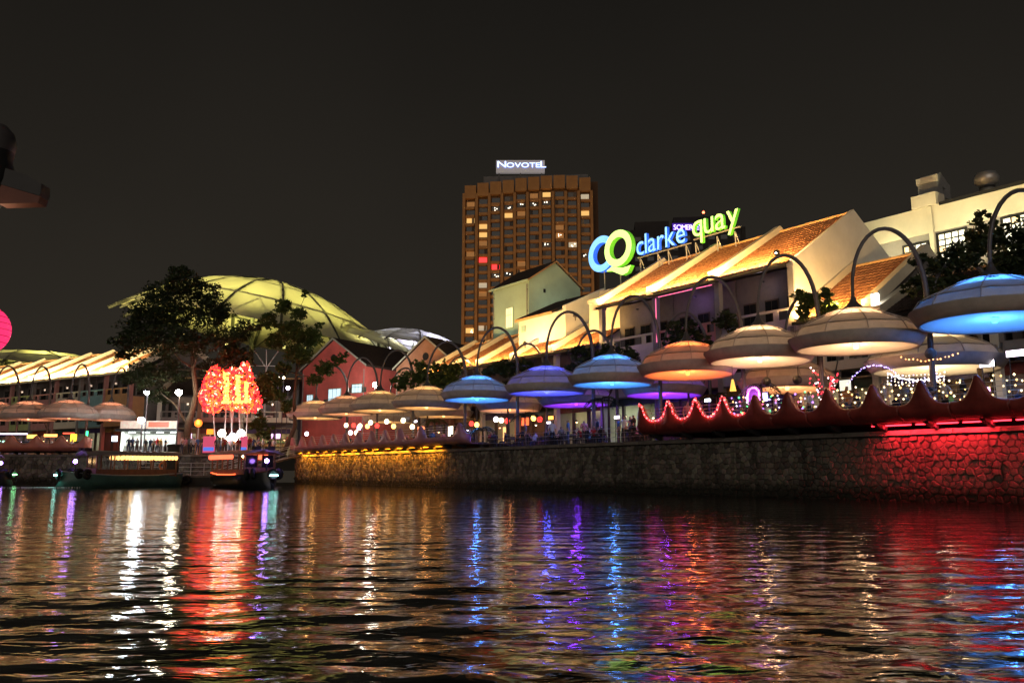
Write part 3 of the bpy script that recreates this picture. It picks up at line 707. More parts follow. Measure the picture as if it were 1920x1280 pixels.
# ================================================================== OTHER HOUSES
def floodlight(loc, target, watt, col, label, spot=R(100), es=12, post=0., rz=0, size=.25, group=None):
    f = thing('floodlight', label, 'floodlight', loc, 0, group)
    d = (Vector(target) - Vector(loc)).normalized(); q = d.to_track_quat('-Z', 'Y').to_euler()
    if post: MB().tube([(0, 0, -post), (0, 0, 0)], .05, 8).build('post', m_steel, f)
    h = MB(); h.lathe([(.06, .22), (.16, .2), (.22, .02), (.22, -.04), (.19, -.04)], 14); h.build('housing', m_dark, f).rotation_euler = q
    l = MB(); l.lathe([(.19, -.02), (.01, -.02)], 14); l.build('lens', glow('flood_lens_%02d' % int(col[2] * 10), col, es), f).rotation_euler = q
    lamp('SPOT', f, tuple(d * .1), watt, col, size, tuple(d * 2), spot=spot, blend=.8)
    return f
def gable_house(name, label, loc, rz, w, dep, ze, zri, m_wall, m_roof, ridge='y', ov=.35, wins=(), m_trim=None, shut=None, z0=0.):
    """walls with a pitched roof. ridge='y': gable faces the front (-y); ridge='x': gable on the side (x = w)."""
    h = thing(name, label, 'house', loc, rz)
    if ridge == 'y':
        MB().prism_y([(0, z0), (w, z0), (w, ze), (w / 2, zri), (0, ze)], 0, dep).build('wall', m_wall, h)
        sl = (zri - ze) / (w / 2)
        for sg in (0, 1):
            xe, zq = (-ov, ze - ov * sl) if sg == 0 else (w + ov, ze - ov * sl)
            p = [(xe, zq), (w / 2, zri), (w / 2, zri + .28), (xe, zq + .28)]
            MB().prism_y(p, -.35, dep + .2).build('roof', m_roof, h)
            MB().prism_y([(xe, zq + .02), (w / 2, zri + .02), (w / 2, zri + .26), (xe, zq + .26)], -.43, -.352).build('barge_board', m_trim or m_white, h)
    else:
        MB().prism_x([(0, z0), (0, ze), (dep / 2, zri), (dep, ze), (dep, z0)], 0, w).build('wall', m_wall, h)
        sl = (zri - ze) / (dep / 2)
        for sg in (0, 1):
            ye, zq = (-ov, ze - ov * sl) if sg == 0 else (dep + ov, ze - ov * sl)
            MB().prism_x([(ye, zq), (dep / 2, zri), (dep / 2, zri + .22), (ye, zq + .22)], -.35, w + .3).build('roof', m_roof, h)
            MB().prism_x([(ye, zq + .02), (dep / 2, zri + .02), (dep / 2, zri + .2), (ye, zq + .2)], w + .302, w + .36).build('barge_board', m_orange, h)
        MB().box(-.35, w + .3, -ov - .12, -ov - .002, ze - ov * sl - .02, ze - ov * sl + .2).build('eave_board', m_trim or m_white, h)
    xs2 = (.25, w - .25)
    for x in xs2:
        MB().tube([(x, -.09, z0 + .1), (x, -.09, ze - .5)], .06, 6).build('downpipe', m_grey, h)
        for zz in np.arange(z0 + 1.5, ze - 1, 2.6): MB().box(x - .09, x + .09, -.1, -.002, zz, zz + .06).build('pipe_clip', m_dark, h)
    if ridge == 'y':
        MB().box(.5, w - .5, -.07, -.003, ze * .40, ze * .40 + .18).build('string_course', m_wall, h)
        MB().lathe([(.02, -.02), (.45, -.02), (.5, .05), (.02, .05)], 18).build('gable_vent', m_dark, h, (w / 2, -.03, ze + (zri - ze) * .35)).rotation_euler = (R(90), 0, 0)
    for (x, z, ww, hh, mg, side) in wins:
        if side == 0:
            f = MB().box(-ww / 2 - .12, ww / 2 + .12, -.08, .0, -.12, hh + .12).build('window_frame', m_trim or m_white, h, (x, -.005, z))
            MB().box(-ww / 2, ww / 2, -.02, -.004, 0, hh).build('pane', mg, f, (0, -.085, 0))
            n = 2
            for i in range(1, 3): MB().box(ww * (i / 3 - .5) - .03, ww * (i / 3 - .5) + .03, -.03, -.002, 0, hh).build('muntin', m_trim or m_white, f, (0, -.107, 0))
            MB().box(-ww / 2, ww / 2, -.03, -.002, hh * .62, hh * .62 + .07).build('muntin', m_trim or m_white, f, (0, -.1385, 0))
            if shut:
                for sg in (-1, 1): MB().box(sg * (ww / 2 + .45) - .36, sg * (ww / 2 + .45) + .36, -.09, -.0, -.05, hh * .62).build('shutter', shut, h, (x, -.05, z))
        else:
            f = MB().box(0, .05, -ww / 2, ww / 2, 0, hh).build('vent', m_dark, h, (w + .003, x, z))
    return h
m_lit_cool = glow('window_cool', (.62, .85, .95), 1.1)
m_lit_warm = glow('window_warm', (1, .72, .36), 1.6)
m_lit_hot = glow('window_bright', (1, .95, .72), 1.5)
a = at_d(566, 740, 112)
gable_house('gable_house', 'red gabled house with pale grey lit window behind the umbrellas', (a.x, a.y, GZ), SF.rz, 11.4, 18, 11.9, 15.7, m_red, m_darktile, 'y',
            wins=[(6.1, 5.6, 2.1, 3.4, m_lit_cool, 0), (1.6, 5.6, 1.0, 2.8, m_lit_cool, 0), (10.0, 8.4, 1.6, 1.0, m_lit_cool, 0)], shut=mat('grey_shutter', (.09, .09, .075), .7), m_trim=mat('pale_trim', (.4, .42, .36), .7))
b = at_d(742, 740, 106)
gable_house('gable_house', 'brown gabled house between the red house and the low shophouses', (b.x, b.y, GZ), SF.rz, 9.6, 18, 11.4, 15.0, m_brick, m_darktile, 'y',
            wins=[(3.0, 6.4, 1.2, 2.0, m_glass, 0)], m_trim=mat('pale_trim', (.4, .42, .36), .7))
floodlight(tuple(at_d(703, 722, 98)), tuple(at_d(703, 722, 98) + Vector((-3.4, 7, 2.5))), 2600, (1, .93, .80), 'hooded floodlight on a post aimed at the red and brown gables', spot=R(150), es=60, post=at_d(703, 722, 98).z - GZ, size=.3)
tl = at_d(703, 722, 98)
o_ = thing('globe_floodlight', 'glaring round white lamp turned to the river before the brown house', 'floodlight', tl + Vector((.1, -.5, 0)))
MB().ball((0, 0, 0), .30, 12, 8).build('bulb', glow('flood_white', (1, .94, .80), 120), o_)
MB().tube([(0, 0, 0), (0, .45, -.1)], .04, 6).build('arm', m_steel, o_)
# pale green house behind the low row
gable_house('attic_house', 'tall pale green house with pitched roof and one lit window', QF.P(68.4, 22, GZ), QF.rz, 7.4, 8.2, 20.9, 23.6, m_green, m_darktile, 'x',
            wins=[(3.6, 15.6, 1.3, 2.4, m_lit_warm, 0), (2.4, 19.6, .3, .45, None, 1), (5.9, 18.8, .3, .45, None, 1)], m_trim=m_green)
floodlight(QF.P(65.5, 18.6, 16.9), QF.P(64.9, 22, 21.5), 120, (.74, 1, .74), 'small roof floodlight aimed at the pale green house', spot=R(130), post=.6)
floodlight(QF.P(57.8, 25, 18.6), QF.P(61, 26, 22.5), 70, (.70, 1, .82), 'small roof floodlight beside the green gable', spot=R(130), post=.8)
# white attic storey on the low roofs
jw = thing('attic_house', 'white attic storey with dark lean-to roof standing on the low shophouses', 'house', QF.P(53.2, 14.6, GZ), QF.rz)
MB().prism_x([(0, 9.6), (0, 13.9), (5.2, 16.3), (5.2, 9.6)], 0, 7.6).build('wall', m_white, jw)
MB().prism_x([(-.3, 13.8), (5.3, 16.4), (5.3, 16.6), (-.3, 14.0)], -.2, 5.9).build('roof', m_darktile, jw)
MB().prism_x([(-.05, 13.85), (5.2, 16.28), (5.2, 16.75), (-.05, 14.35)], 7.2, 7.68).build('side_parapet', m_white, jw)
MB().box(-.2, 5.9, -.40, -.31, 13.7, 13.95).build('eave_board', m_orange, jw)
MB().box(.5, 1.2, -.06, 0, 12.6, 13.2).build('vent', m_teal, jw)
floodlight(QF.P(49.5, 12.6, 14.0), QF.P(49.3, 15, 15.6), 95, (.82, .92, 1), 'small roof floodlight aimed at the white attic storey', spot=R(140), post=.5)
# cream block carrying the round letters
cb = thing('roof_block', 'cream stepped parapet block under the round sign letters', 'building', QF.P(42.0, 14.5, GZ), QF.rz)
MB().box(0, 4.2, 0, 8, 0, 14.1).build('wall', m_cream, cb)
MB().box(.9, 4.2, .5, 8, 14.1, 14.95).build('upper_step', m_cream, cb)
MB().box(-.1, 4.3, -.1, -.005, 13.8, 14.2).build('parapet_cap', m_cream, cb)
floodlight(QF.P(41.6, 12.4, 15.6), QF.P(40.6, 15, 18.2), 26, (1, .82, .42), 'small roof floodlight aimed at the cream block', spot=R(140), post=.5)
# long cream building at the back
cbw = thing('market_building', 'long cream building with bright gridded windows behind the white gable', 'building', QF.P(24, 29, GZ), QF.rz)
MB().box(0, 46, 0, 14, 0, 17.3).build('wall', m_grey, cbw)
MB().box(-.1, 46, -.18, 13.9, 17.3, 19.5).build('parapet', m_cream, cbw)
MB().box(6.1, 8.1, -.3, 1.2, 19.5, 20.6).build('raised_parapet', m_cream, cbw)
MB().box(8.3, 46, -.28, -.185, 19.35, 19.62).build('coping', m_dark, cbw)
MB().box(7.35, 7.7, -.32, -.005, 4, 19.4).build('pilaster', m_cream, cbw)
for wx, wz, ww, wh in [(3.3, 13.9, .9, 2.0), (6.05, 13.9, 1.9, 2.7), (9.0, 14.5, 2.1, 2.5), (14, 14.4, 2.4, 2.7), (19, 14.4, 2.4, 2.7), (24, 14.4, 2.4, 2.7)]:
    wf = MB().box(-ww / 2 - .15, ww / 2 + .15, -.1, 0, -.15, wh + .15).build('window_frame', m_dark, cbw, (wx, -.005, wz))
    nx_, nz_ = 4, 5
    for i in range(nx_):
        for j in range(nz_):
            pw, ph = ww / nx_, wh / nz_
            MB().box(-pw / 2 + .06, pw / 2 - .06, -.02, -.003, -ph / 2 + .06, ph / 2 - .06).build('pane', m_lit_hot if rnd.random() < .88 else m_lit_warm, wf, (-ww / 2 + (i + .5) * pw, -.1, (j + .5) * ph))
ac = thing('roof_duct', 'bent metal ventilation duct on the cream building parapet', 'duct', QF.P(17.8, 29.8, GZ + 20.6), QF.rz)
MB().prism_x([(0, 0), (0, 1.7), (.7, 2.1), (2.2, 1.2), (2.2, 0), (1.4, 0), (1.4, .8), (.9, .9), (.9, 0)], 0, 1.6).build('duct', m_lsteel, ac)
MB().box(-.08, 1.68, -.08, .1, 1.2, 1.75).build('flange', m_cream, ac)
rv = thing('roof_vent', 'round hooded vent on the long roof edge beside the duct', 'vent', QF.P(12.9, 31, GZ + 19.5), QF.rz)
MB().lathe([(.5, 0), (.5, 1.3), (.85, 1.35), (.9, 1.8), (.7, 2.2), (.02, 2.35)], 20).build('hood', m_lsteel, rv, smooth=True)
MB().lathe([(.56, .9), (.6, 1.0), (.56, 1.1)], 20).build('band', m_dark, rv)
fl_ = QF.P(9.5, 27.2, GZ + 12)
for k, (ss, tt) in enumerate([(19.5, 27.6), (13.5, 27.6), (7.5, 27.6)]):
    floodlight(QF.P(ss, tt - 2.2, GZ + 14.6), QF.P(ss - 1.0, 28.8, GZ + 18.6), 1500, (1, .86, .46), ['wall floodlight washing the cream parapet beside the bent duct', 'wall floodlight washing the cream parapet below the round vent', 'wall floodlight washing the cream parapet beyond the dark tree'][k], spot=R(150), post=.5)
# lights on the big white gable
floodlight(QF.P(17.0, 11.2, 12.2), QF.P(18.3, 17, 17.5), 130, (1, .90, .66), 'bright floodlight at the foot of the white gable', spot=R(110), es=30, post=.4)
floodlight(QF.P(18.6, 10.9, 16.3), QF.P(20.5, 16, 18.2), 40, (1, .8, .5), 'bright lamp head on the corner of the tall eave', spot=R(120), es=40)

# ================================================================== ROOFTOP SIGN
def letter_mesh(ch, size, depth, name):
    cu = bpy.data.curves.new('tmp', 'FONT'); cu.body = ch; cu.size = size; cu.extrude = depth / 2; cu.offset = 0; cu.resolution_u = 4
    o = bpy.data.objects.new('tmp', cu); COL.objects.link(o)
    dg = bpy.context.evaluated_depsgraph_get(); me = bpy.data.meshes.new_from_object(o.evaluated_get(dg))
    bpy.data.objects.remove(o); bpy.data.curves.remove(cu)
    me.name = name
    xs = [v.co.x for v in me.vertices]
    # font lies in XY: stand it up so that +Y (up) becomes +Z and the face looks to -Y
    me.transform(Matrix.Rotation(R(90), 4, 'X'))
    return me, min(xs), max(xs)
def set_faces(me, mf, ms):
    me.materials.clear(); me.materials.append(mf); me.materials.append(ms)
    for p in me.polygons: p.material_index = 0 if p.normal.y < -.7 else 1
def word(parent, text, x0, z0, size, depth, mf, ms, gap=.06, sx=1.0, sizes=None, y=0., fit=None):
    x = x0
    if fit:
        tot = 0
        for ch in text:
            me, a, b = letter_mesh(ch, size, depth, 'letter'); tot += b - a; bpy.data.meshes.remove(me)
        sx = (fit - gap * size * (len(text) - 1)) / tot
    for i, ch in enumerate(text):
        sz = sizes[i] if sizes else size
        me, a, b = letter_mesh(ch, sz, depth, 'letter'); set_faces(me, mf, ms)
        o = link('letter', me, parent, (x - a * sx, y, z0)); o.scale = (sx, 1, 1)
        x += (b - a) * sx + gap * size
    return x
m_bf = glow('sign_blue_face', (.20, .52, 1), 1.45); m_bs = glow('sign_blue_side', (.03, .15, .9), .9)
m_gf = glow('sign_green_face', (.62, 1, .30), 1.35); m_gs = glow('sign_green_side', (.16, .62, .03), .7)
TS = 19.0
s_a, z_a = QF.qt(1196, 481, TS); s_b, z_b = QF.qt(1388, 440, TS)
sg = thing('rooftop_sign', 'blue and green illuminated rooftop letters beside two interlocked oval rings', 'sign', QF.P(s_a, TS, 0), QF.rz)
L = s_a - s_b
x_end = word(sg, 'clarke', 0, z_a + .05, 2.85, .34, m_bf, m_bs, fit=s_a - QF.qt(1287, 455, TS)[0])
s_q = s_a - QF.qt(1301, 455, TS)[0]
word(sg, 'quay', s_q, z_a + .25, 3.1, .34, m_gf, m_gs, fit=L - s_q)
def ring_mesh(rx, rz, th, depth, a0=0., a1=2 * math.pi, mf=None, ms=None, seg=48):
    mb = MB(); full = abs(a1 - a0 - 2 * math.pi) < 1e-6; n = seg if full else seg + 1; v = []
    for y in (-depth / 2, depth / 2):
        for k in (0, 1):
            for i in range(n):
                a = a0 + (a1 - a0) * i / seg; tk = th * k
                v.append(((rx - tk) * math.cos(a), y, (rz - tk) * math.sin(a)))
    def q(l1, l2, mi):
        f = []
        for i in range(seg):
            j = (i + 1) % n; f.append((l1 * n + i, l1 * n + j, l2 * n + j, l2 * n + i))
        return f, mi
    fs = []; ms_ = []
    for l1, l2, mi in ((0, 1, 0), (2, 3, 1), (0, 2, 1), (1, 3, 1)):
        f, m_ = q(l1, l2, mi); fs += f; ms_ += [m_] * len(f)
    if not full:
        fs += [(0, n, 3 * n, 2 * n), (n - 1, 2 * n - 1, 4 * n - 1, 3 * n - 1)]; ms_ += [1, 1]
    mb.add(v, fs); mb.m = ms_
    return mb.mesh('emblem_ring', [mf, ms])
def emblem(pl, pr, pt, pb, y, a0, a1, mf, ms, name, dy):
    sl, zl = QF.qt(pl, y, TS + dy); sr, zr_ = QF.qt(pr, y, TS + dy)
    xm = (pl + pr) / 2; zt = QF.qt(xm, pt, TS + dy)[1]; zb = QF.qt(xm, pb, TS + dy)[1]
    me = ring_mesh((sl - sr) / 2, (zt - zb) / 2, .72, .55, a0, a1, mf, ms)
    return link(name, me, sg, (s_a - (sl + sr) / 2, dy, (zt + zb) / 2))
emblem(1107, 1156, 443, 510, 478, R(48), R(325), m_bf, m_bs, 'letter_c', .3)
emblem(1137, 1188, 432, 500, 466, 0, 2 * math.pi, m_gf, m_gs, 'letter_q', -.4)
tail = MB()
cl = [(1141, 509), (1150, 504.5), (1160, 507), (1170, 509.5), (1180, 505.5), (1186, 498)]
th_ = [.08, .42, .62, .74, .62, .1]
up, lo = [], []
for (px_, py_), h_ in zip(cl, th_):
    s_, z_ = QF.qt(px_, py_, TS - .4); up.append((s_a - s_, z_ + h_ / 2)); lo.append((s_a - s_, z_ - h_ / 2))
for i in range(len(up) - 1):
    p = [lo[i], lo[i + 1], up[i + 1], up[i]]
    tail.add([(x, -.65, z) for x, z in p] + [(x, -.15, z) for x, z in p], [(0, 1, 2, 3)], 0)
    b_ = len(tail.v) - 8
    tail.f += [(b_ + 4, b_ + 7, b_ + 6, b_ + 5), (b_, b_ + 4, b_ + 5, b_ + 1), (b_ + 3, b_ + 2, b_ + 6, b_ + 7)]; tail.m += [1, 1, 1]
tail.build('letter_tail', [m_gf, m_gs], sg)
rail_z = z_a - .12
MB().box(0, s_q - .3, -.05, .05, rail_z - .1, rail_z).build('sign_rail', m_lsteel, sg)
MB().box(s_q, L + .1, -.05, .05, rail_z + .1, rail_z + .2).build('sign_rail', m_lsteel, sg)
for i, px_ in enumerate((1133, 1163, 1201, 1234, 1254, 1288, 1306, 1347, 1381)):
    s_, z_ = QF.qt(px_, 500, TS + .1); x = s_a - s_
    bot = 18.9 if px_ > 1190 else GZ + 14.9
    if px_ in (1133, 1163): topz = QF.qt(px_, 508, TS)[1]
    else: topz = rail_z - .1
    MB().tube([(x, .2, bot), (x, .1, topz)], .06, 6).build('sign_post', m_lsteel, sg)
    if px_ > 1190: MB().tube([(x, 1.4, bot + .3), (x, .2, topz - .1)], .045, 6).build('sign_brace', m_lsteel, sg)

# ================================================================== HOTEL TOWER AND THE DARK BLOCK BEHIND
HY = 270.0
tb = at_d(868, 640, HY); tr = at_d(1112, 640, HY); HW = tr.x - tb.x
m_hotel = mat('hotel_ochre', (.42, .20, .07), .85, noise=.16, scale=.25)
m_hotel2 = mat('hotel_spandrel', (.36, .17, .06), .85, noise=.16, scale=.25)
ht = thing('hotel_tower', 'tall ochre hotel tower with rows of windows and a lit name board', 'tower', (tb.x, HY, GZ), R(-4))
TOP = at_d(1000, 333, HY).z - GZ
MB().box(.3, HW - .3, 1.2, 26, 0, TOP - 4).build('core', m_hotel2, ht)
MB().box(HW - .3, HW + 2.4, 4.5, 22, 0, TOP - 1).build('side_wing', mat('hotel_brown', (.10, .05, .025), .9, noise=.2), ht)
MB().box(HW * .14, HW * .98, 5, 20, TOP - 4, TOP + 2.0).build('plant_room', m_dgrey, ht)
NCOL, NROW = 10, 24; cw_ = HW / NCOL; rh = 2.93
pier = MB().box(-.45, .45, -1.1, 1.3, 0, TOP - 6).mesh('pier', m_hotel)
wf_me = MB().box(-1.45, 1.45, -.12, .05, 0, 1.85).mesh('window', mat('hotel_window_frame', (.05, .035, .025), .6))
pane_me = {}
for nm, m_ in (('dark', m_glass), ('dim', mat('hotel_dim_glass', (.10, .085, .07), .4, noise=.5, scale=1)), ('warm', glow('hotel_warm', (1, .58, .17), .85)), ('pale', glow('hotel_pale', (.95, .8, .55), .4)), ('amber', glow('hotel_amber', (1, .45, .12), .16)), ('spark', glow('hotel_spark', (1, .9, .7), 3.5)), ('red', glow('hotel_red', (1, .03, .03), 2.5))):
    pane_me[nm] = MB().box(-1.35, 1.35, -.06, -.02, .08, 1.76).mesh('pane', m_)
bulb_me = MB().octa((0, 0, 0), .22).mesh('room_lamp', glow('hotel_spark', (1, .9, .7), 3.5))
sp_me = MB().prism_x([(-.15, 0), (-.95, .12), (-.95, 1.02), (-.15, 1.12)], -1.62, 1.62).mesh('spandrel', m_hotel)
cur_me = [MB().box(-.42, .42, -.02, .02, .1, 1.74).mesh('curtain', mat('hotel_curtain_%d' % i, c, .9, noise=.3, scale=3)) for i, c in enumerate([(.30, .22, .14), (.16, .12, .09), (.08, .06, .05)])]
cap_h = [3.2, 2.4, 2.0, 1.6, 1.0, .7, .4, .3, .6, 1.4]
for c in range(NCOL + 1):
    link('pier', pier, ht, (c * cw_, .2 if 0 < c < NCOL else 0, 0))
for c in range(NCOL):
    x = (c + .5) * cw_; off = .55 if c % 2 else 0; zt = TOP - cap_h[c]
    MB().box(-cw_ / 2 + .25, cw_ / 2 - .25, -1.0, 1.4, 0, 4.6).build('top_panel', m_hotel, ht, (x, .1, zt - 4.6))
    for r in range(NROW):
        z = zt - 4.6 - rh * (r + 1) + .35
        if z < 8: continue
        rr = random.Random(c * 100 + r); k = rr.random()
        kind = 'dark' if k < .55 else 'dim' if k < .78 else 'amber' if k < .88 else 'pale' if k < .94 else 'warm'
        if r == 1 and c in (2, 3, 4, 5, 6): kind = 'dim'
        if (c, r) in ((1, 7), (2, 8)): kind = 'red'
        w_ = link('window', wf_me, ht, (x, .75, z)); link('pane', pane_me[kind], w_, (0, -.09, 0))
        if r == 1 and c in (2, 3, 4, 5, 6) or rr.random() < .07:
            for q in range(3): link('room_lamp', bulb_me, w_, (rr.uniform(-.9, .9), -.3, rr.uniform(.3, 1.4)))
        if rr.random() < .4: link('curtain', cur_me[rr.randrange(3)], w_, (rr.choice((-.85, .85)), -.17, 0))
        link('spandrel', sp_me, ht, (x + (.25 if c % 2 else -.25), .75, z - 1.16))
nb = thing('hotel_name_board', 'white lit name board with blue letters on the tower roof', 'sign', (0, 0, 0))
n0 = at_d(930, 296, HY); n1 = at_d(1022, 318, HY)
nb.location = (n0.x, HY + 3, n1.z); NW = n1.x - n0.x; NH = n0.z - n1.z
MB().box(0, NW, 0, 1.2, 0, NH + .3).build('board', mat('name_board', (.5, .46, .42), .6, noise=.05, emit=(.55, .5, .5), es=.28), nb)
m_nov = glow('hotel_name_letter', (.50, .66, 1), 3.2); m_nov2 = glow('hotel_name_side', (.1, .2, 1), 1.5)
word(nb, 'NOVOTEL', .5, NH * .42, 3.0, .3, m_nov, m_nov2, gap=.07, sx=1.42, sizes=[3.3, 2.5, 2.5, 2.5, 2.5, 2.5, 3.3], y=-.25)
for x in (1, NW / 2, NW - 1): MB().tube([(x, .6, -4.5), (x, .6, 0)], .2, 6).build('board_post', m_dgrey, nb)
for k, (px_, sgn) in enumerate(((905, -1), (1000, 0), (1085, 1))):  # floodlights added to warm the tower front, fixtures made up
    p = at_d(px_, 640, HY - 30)
    f_ = floodlight((p.x, HY - 34, GZ + 6), (p.x + 2 * sgn, HY, GZ + 62), 16500, (1, .60, .26), 'added floodlight aimed up at the hotel tower', spot=R(95), post=6, size=1.5, group='added hotel floodlights')
db = at_d(1187, 640, 330); dr = at_d(1402, 640, 330)
dk_ = thing('apartment_block', 'dark apartment block behind the rooftop sign with a purple lit name', 'building', (db.x, 330, GZ), R(-6))
DT = at_d(1290, 414, 330).z - GZ
m_dk = mat('dark_block', (.035, .03, .028), .9, noise=.25, scale=.2)
MB().box(0, dr.x - db.x, 0, 25, 0, DT - 4).build('wall', m_dk, dk_)
MB().box(2, 16, 2, 20, DT - 4, DT).build('roof_storey', m_dk, dk_)
MB().box(18, dr.x - db.x - 3, 2, 20, DT - 4, DT + 1.5).build('roof_storey', m_dk, dk_)
dw = MB().box(-1.3, 1.3, -.12, 0, 0, 1.8).mesh('window', m_glass); dwl = MB().box(-1.3, 1.3, -.12, 0, 0, 1.8).mesh('window', glow('window_dim', (1, .72, .42), .5))
for i in range(9):
    for j in range(8):
        link('window', dwl if (i, j) in ((3, 4), (7, 2), (8, 5)) else dw, dk_, (3 + i * 5, -.01, DT - 9 - j * 4.2))
for i in range(10): MB().box(-.5, .5, -.5, -.01, 0, DT - 4.2).build('pier', m_dk, dk_, (.6 + i * 5, 0, 0))
sn = thing('block_name_sign', 'small purple lit letters on the dark block behind the rooftop sign', 'sign', (at_d(1263, 431, 326).x, 326, at_d(1263, 431, 326).z))
word(sn, 'SOMERSET', 0, 0, 3.1, .4, glow('block_name_face', (.62, .52, 1), 3.0), glow('block_name_side', (.2, .05, 1), 1.6), gap=.03, sx=.92)
MB().box(-.4, 14, .3, .6, -.2, 2.9).build('sign_back', mat('sign_back_purple', (.05, .02, .2), .5, emit=(.16, .03, .8), es=.35), sn)
bm = thing('warning_light_mast', 'thin roof mast with a red warning light on the dark block', 'mast', (at_d(1319, 400, 335).x, 335, GZ + DT + 1.5))
hz_ = at_d(1319, 400, 335).z - GZ - DT - 1.5
MB().tube([(0, 0, 0), (0, 0, hz_)], .15, 6).build('mast', m_dark, bm); MB().ball((0, 0, hz_ + .4), .55, 10, 6).build('lamp', glow('beacon', (1, .12, .05), 10), bm)

# ================================================================== STREET CANOPIES (membrane roofs)
def membrane(name, label, c, Rr, sag, nseg, tilt, m_mem, m_rib, lights, rings=(1.0, .74, .46, .16), yaw=0., flare=.0, post_h=None):
    d = thing(name, label, 'canopy', c, 0)
    rot = Matrix.Rotation(tilt[0], 3, 'X') @ Matrix.Rotation(tilt[1], 3, 'Y')
    def S(r, a, up=0.):
        z = sag * (1 - r ** 2.0) + up
        return rot @ Vector((Rr * r * math.cos(a + yaw), Rr * r * math.sin(a + yaw), z))
    da = 2 * math.pi / nseg
    for k in range(nseg):
        a0 = k * da
        for j in range(len(rings) - 1):
            r0, r1 = rings[j], rings[j + 1]; N = 4; v = []
            for q in range(N + 1):
                for i in range(N + 1):
                    u, w = i / N, q / N; r = r0 + (r1 - r0) * w
                    sg_ = -.07 * Rr * (r0 - r1) * 2 * math.sin(math.pi * u) * math.sin(math.pi * w) - (.035 * Rr * math.sin(math.pi * u) * (1 - w) if j == 0 else 0)
                    rr = r * (1 - (.05 * math.sin(math.pi * u) * (1 - w) if j == 0 else 0))
                    v.append(S(rr, a0 + da * u, sg_))
            f = [(q * (N + 1) + i, q * (N + 1) + i + 1, (q + 1) * (N + 1) + i + 1, (q + 1) * (N + 1) + i) for q in range(N) for i in range(N)]
            mb = MB(); mb.add(v, f); mb.build('membrane_panel', m_mem, d, smooth=True)
        mb = MB(); mb.tube([S(r, a0, -.012 * Rr) for r in np.linspace(1.04, rings[-1], 8)], .012 * Rr, 6); mb.build('rib', m_rib, d)
        mb = MB(); mb.tube([S(rings[0] * .97, a0, -.05 * Rr), S(rings[1], a0 + da / 2, -.03 * Rr), S(rings[0] * .97, a0 + da, -.05 * Rr)], .006 * Rr, 5); mb.build('brace', m_rib, d)
    for r in rings[1:]:
        mb = MB(); mb.tube([S(r, 2 * math.pi * i / 40, -.012 * Rr) for i in range(41)], .008 * Rr, 6, cap=False); mb.build('ring_beam', m_rib, d)
    if post_h:
        for k in range(3):
            a = 2 * math.pi * k / 3 + .5; p = S(.46, a, -.2)
            MB().tube([(p.x * .9, p.y * .9, -post_h), (p.x, p.y, p.z)], [.45, .3], 10).build('mast', m_rib, d)
    for (x, y, z, w, col) in lights:
        mb = MB(); mb.ball((x, y, z), .3, 8, 6); mb.build('lamp', glow('canopy_lamp_%d' % int(col[0] * 10 + col[2] * 100), col, 2.5), d)
        lamp('SPOT', d, (x, y, z + .5), w * 1.3, col, .8, (x, y, z + 9), spot=R(165), blend=.4)
    return d
m_memY = mat('yellow_membrane', (.78, .76, .50), .7, noise=.10, scale=.12, trans=.38)
m_memW = mat('white_membrane', (.72, .72, .76), .7, noise=.10, scale=.12, trans=.38)
m_rib = mat('canopy_steel', (.10, .11, .07), .5, .2, noise=.15)
YL = (1, .90, .27)
cc = at_d(497, 632, 152)
membrane('street_canopy', 'large domed yellow membrane canopy over the street behind the trees', cc, 26, 10.6, 16, (0, R(11)), m_memY, m_rib,
         [(-12, -8, -1.0, 4200, YL), (0, -14, -2.0, 4200, YL), (10, -9, -3.5, 4200, YL), (2, 6, -1, 4800, YL), (-10, 8, 0, 4200, YL), (14, 6, -4, 4200, YL)], post_h=cc.z - GZ - 1)
cw2 = at_d(778, 655, 150)
membrane('street_canopy', 'white lilac membrane canopy between the gables and the hotel tower', cw2, 11.5, 3.6, 12, (0, R(9)), m_memW, m_rib,
         [(-4, -5, -.5, 2000, (.80, .78, 1)), (4, -4, -1.5, 2000, (.82, .80, 1)), (0, 5, -.5, 2200, (.9, .85, 1))], yaw=.2, post_h=cw2.z - GZ - 1)
cw3 = at_d(708, 650, 146)
membrane('street_canopy', 'small yellow membrane canopy tucked between the two gables', cw3, 8.5, 2.5, 10, (0, R(20)), m_memY, m_rib,
         [(-3, -3, -.8, 700, (1, .9, .4)), (3, -2, -2.2, 500, (1, .95, .8))], yaw=.1, post_h=cw3.z - GZ - 1)
cl3 = at_d(60, 700, 190)
membrane('street_canopy', 'far yellow membrane canopy beyond the striped roofs', cl3, 25, 5.0, 14, (0, R(-1)), m_memY, m_rib,
         [(-8, -8, -1, 4800, YL), (8, -8, -1, 4800, YL), (0, 6, -1, 4800, YL)], yaw=.1, post_h=cl3.z - GZ - 1)

